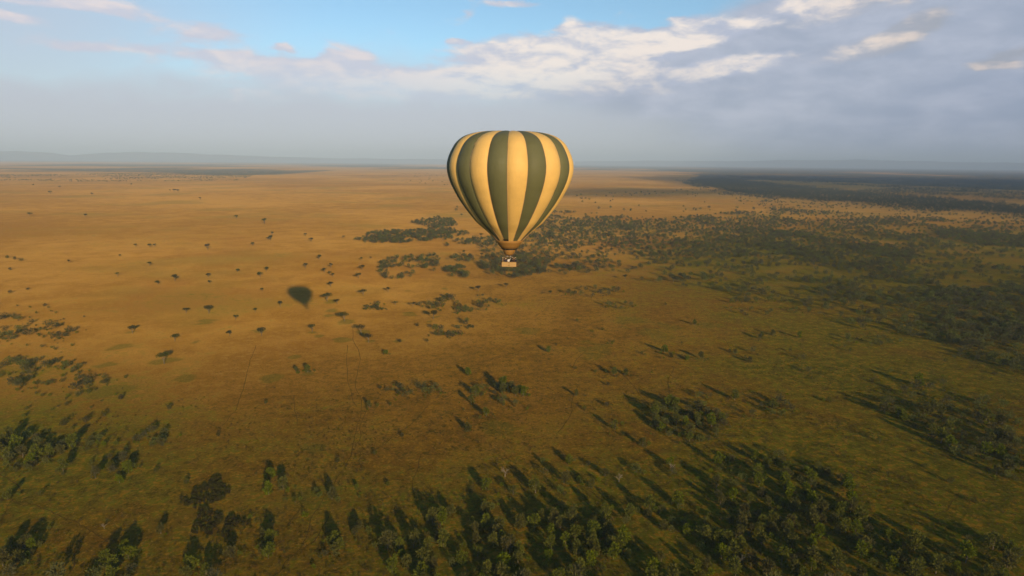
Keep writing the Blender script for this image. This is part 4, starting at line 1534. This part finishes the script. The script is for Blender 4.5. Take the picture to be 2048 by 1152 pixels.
# ------------------------------------------------------------------ people in the basket
def person_mesh(pose):
    """one continuous body, grown from a skeleton; faces coloured by region"""
    arm = {'rail': [(0.20, 0.0, 1.40), (0.27, -0.12, 1.16), (0.22, -0.36, 1.10), (0.20, -0.44, 1.11)],
           'up': [(0.20, 0.0, 1.40), (0.34, -0.08, 1.58), (0.28, -0.14, 1.82), (0.27, -0.16, 1.90)],
           'down': [(0.20, 0.0, 1.40), (0.26, 0.02, 1.12), (0.25, -0.06, 0.86), (0.25, -0.08, 0.77)]}
    L_, R_ = {'a': ('rail', 'rail'), 'b': ('down', 'rail'), 'c': ('up', 'rail')}[pose]
    vv = [(0, 0, 0.95), (0, 0.01, 1.15), (0, 0.01, 1.36), (0, 0, 1.50), (0, -0.02, 1.58), (0, -0.025, 1.66), (0, -0.01, 1.73)]
    rr = [(0.165, 0.12), (0.15, 0.11), (0.185, 0.115), (0.062, 0.062), (0.080, 0.090), (0.085, 0.100), (0.060, 0.070)]
    ee = [(i, i + 1) for i in range(6)]
    for sgn, ps in ((1, arm[L_]), (-1, arm[R_])):
        st = len(vv)
        for q, (x, y, z) in enumerate(ps):
            vv.append((x * sgn, y, z))
            rr.append([(0.07, 0.07), (0.048, 0.048), (0.036, 0.036), (0.040, 0.022)][q])
        ee += [(2, st), (st, st + 1), (st + 1, st + 2), (st + 2, st + 3)]
        st = len(vv)
        for (x, y, z), r in zip([(0.10, 0, 0.86), (0.11, -0.02, 0.48), (0.11, 0.0, 0.08), (0.115, -0.13, 0.03)], [0.095, 0.062, 0.045, 0.04]):
            vv.append((x * sgn, y, z))
            rr.append((r, r))
        ee += [(0, st), (st, st + 1), (st + 1, st + 2), (st + 2, st + 3)]
    me = bpy.data.meshes.new('person_skeleton')
    me.from_pydata(vv, ee, [])
    o = bpy.data.objects.new('person_skeleton', me)
    COL.objects.link(o)
    md = o.modifiers.new('skin', 'SKIN')
    sv_ = me.skin_vertices[0].data
    for i, r in enumerate(rr):
        sv_[i].radius = r
        sv_[i].use_root = i == 0
    o.modifiers.new('sub', 'SUBSURF').levels = 1
    dg = bpy.context.evaluated_depsgraph_get()
    res = bpy.data.meshes.new_from_object(o.evaluated_get(dg))
    bpy.data.objects.remove(o)
    mi = []
    for p in res.polygons:
        c = p.center
        hand = abs(c.x) > 0.15 and ((c.y < -0.34) or c.z > 1.80 or (0.6 < c.z < 0.80 and abs(c.x) > 0.2))
        mi.append(0 if (c.z > 1.49 and abs(c.x) < 0.14) or hand else (1 if c.z > 0.95 else 2))
    for m in range(3):
        res.materials.append(None)
    res.polygons.foreach_set('material_index', mi)
    res.polygons.foreach_set('use_smooth', [True] * len(res.polygons))
    return res


M_SKIN1 = plain('light_skin', (0.33, 0.19, 0.12), 0.55)
M_SKIN2 = plain('brown_skin', (0.14, 0.075, 0.045), 0.5)
M_TROU = plain('dark_trousers', (0.05, 0.048, 0.045), 0.8)
CLOTH = {k: plain(k + '_cloth', c, 0.85, 0, 9, 0.4) for k, c in dict(white=(0.78, 0.74, 0.70), black=(0.022, 0.022, 0.024), navy=(0.03, 0.035, 0.06), khaki=(0.30, 0.22, 0.11), olive=(0.08, 0.08, 0.035),
                                                                brown=(0.09, 0.05, 0.03), grey=(0.16, 0.16, 0.165), maroon=(0.12, 0.03, 0.03)).items()}
M_HAIRD = plain('dark_hair', (0.02, 0.015, 0.012), 0.6)
M_HAIRB = plain('fair_hair', (0.34, 0.22, 0.10), 0.6)
M_HAT = plain('straw_hat', (0.60, 0.48, 0.30), 0.8)
BODIES = {p: person_mesh(p) for p in 'abc'}


def hair_mesh(mat, hat):
    b_ = MB()
    if hat:
        b_.lathe([(0.001, 1.845), (0.085, 1.84), (0.105, 1.745), (0.20, 1.725), (0.20, 1.715), (0.10, 1.73)], 16)
    else:
        b_.lathe([(0.001, 1.835), (0.06, 1.825), (0.098, 1.775), (0.112, 1.70), (0.108, 1.62), (0.085, 1.60)], 14)
        b_.v = [(x, y * 1.1 + (0.03 if z < 1.76 else 0.0), z) for x, y, z in b_.v]
        keep = []
        for f in b_.f:
            c = sum((Vector(b_.v[i]) for i in f), Vector()) / len(f)
            if not (c.y < -0.02 and c.z < 1.74):
                keep.append(f)
        b_.f = keep
    b_.v = [(x, y - 0.02, z) for x, y, z in b_.v]
    return b_.mesh('sun_hat' if hat else 'hair', mat, True)


def face_mesh():
    b_ = MB()
    b_.tube([(0, -0.118, 1.675), (0, -0.142, 1.635), (0, -0.118, 1.625)], [0.010, 0.016, 0.012], 6)
    return b_


HAIRS = {'dark': hair_mesh(M_HAIRD, False), 'fair': hair_mesh(M_HAIRB, False), 'hat': hair_mesh(M_HAT, True)}
eye_b = MB()
for s in (-1, 1):
    eye_b.box((s * 0.034, -0.121, 1.675), (0.024, 0.012, 0.012))
EYES = eye_b.mesh('eyes', M_HAIRD)
NOSE = {'l': face_mesh().mesh('nose', M_SKIN1, True), 'd': face_mesh().mesh('nose', M_SKIN2, True)}
PEOPLE = [
    # x, y, turn, pose, shirt, skin, hair, label
    (-1.30, -0.52, 70, 'a', 'khaki', 'l', 'fair', 'person with fair hair in a khaki top at the left front corner of the basket'),
    (-0.98, -0.50, 172, 'a', 'black', 'l', 'dark', 'person in a black top with hands on the rim, second from the left in front'),
    (-0.70, -0.48, 5, 'b', 'navy', 'l', 'hat', 'person in navy with a pale sun hat in the left front compartment'),
    (-1.28, 0.30, -60, 'b', 'grey', 'l', 'hat', 'person in grey with a pale hat at the back left of the basket'),
    (-0.95, 0.42, 160, 'a', 'black', 'l', 'fair', 'fair-haired person in black facing away at the back left'),
    (-0.66, 0.36, 200, 'b', 'maroon', 'l', 'dark', 'person in maroon behind the left compartment'),
    (-0.06, -0.42, 0, 'c', 'white', 'd', 'dark', 'person in a bright white shirt reaching up at the middle of the basket'),
    (0.26, 0.36, 190, 'b', 'olive', 'd', 'dark', 'person in olive green standing under the burners'),
    (0.72, -0.48, 165, 'b', 'black', 'l', 'dark', 'person in black just right of the white-shirted one'),
    (1.02, -0.50, -80, 'a', 'brown', 'l', 'fair', 'fair-haired person in brown at the right front of the basket'),
    (1.32, -0.50, 120, 'a', 'navy', 'l', 'dark', 'person in navy leaning at the right front corner of the basket'),
    (0.70, 0.40, 150, 'a', 'grey', 'l', 'hat', 'person in grey with a straw hat at the back right'),
    (1.00, 0.34, -150, 'b', 'olive', 'l', 'dark', 'dark-haired person in olive green at the back right'),
    (1.29, 0.34, 70, 'a', 'black', 'l', 'hat', 'person in black with a pale hat at the back right corner'),
]
Mb = Matrix.Translation(balloon.location) @ balloon.rotation_euler.to_matrix().to_4x4()
for x, y, rz_, pose, shirt, sk, hr, lab in PEOPLE:
    me = BODIES[pose].copy()
    for k, m in enumerate((M_SKIN1 if sk == 'l' else M_SKIN2, CLOTH[shirt], M_TROU)):
        me.materials[k] = m
    o = link('person', me)
    o.location = Mb @ Vector((x, y, 0.09))
    o.rotation_euler = (0, 0, R(rz_))
    s = random.uniform(0.95, 1.04)
    o.scale = (s, s, s)
    tag(o, lab, 'person', 'passengers in the balloon basket')
    link('sun_hat' if hr == 'hat' else 'hair', HAIRS[hr], o)
    link('eyes', EYES, o)
    link('nose', NOSE[sk], o)
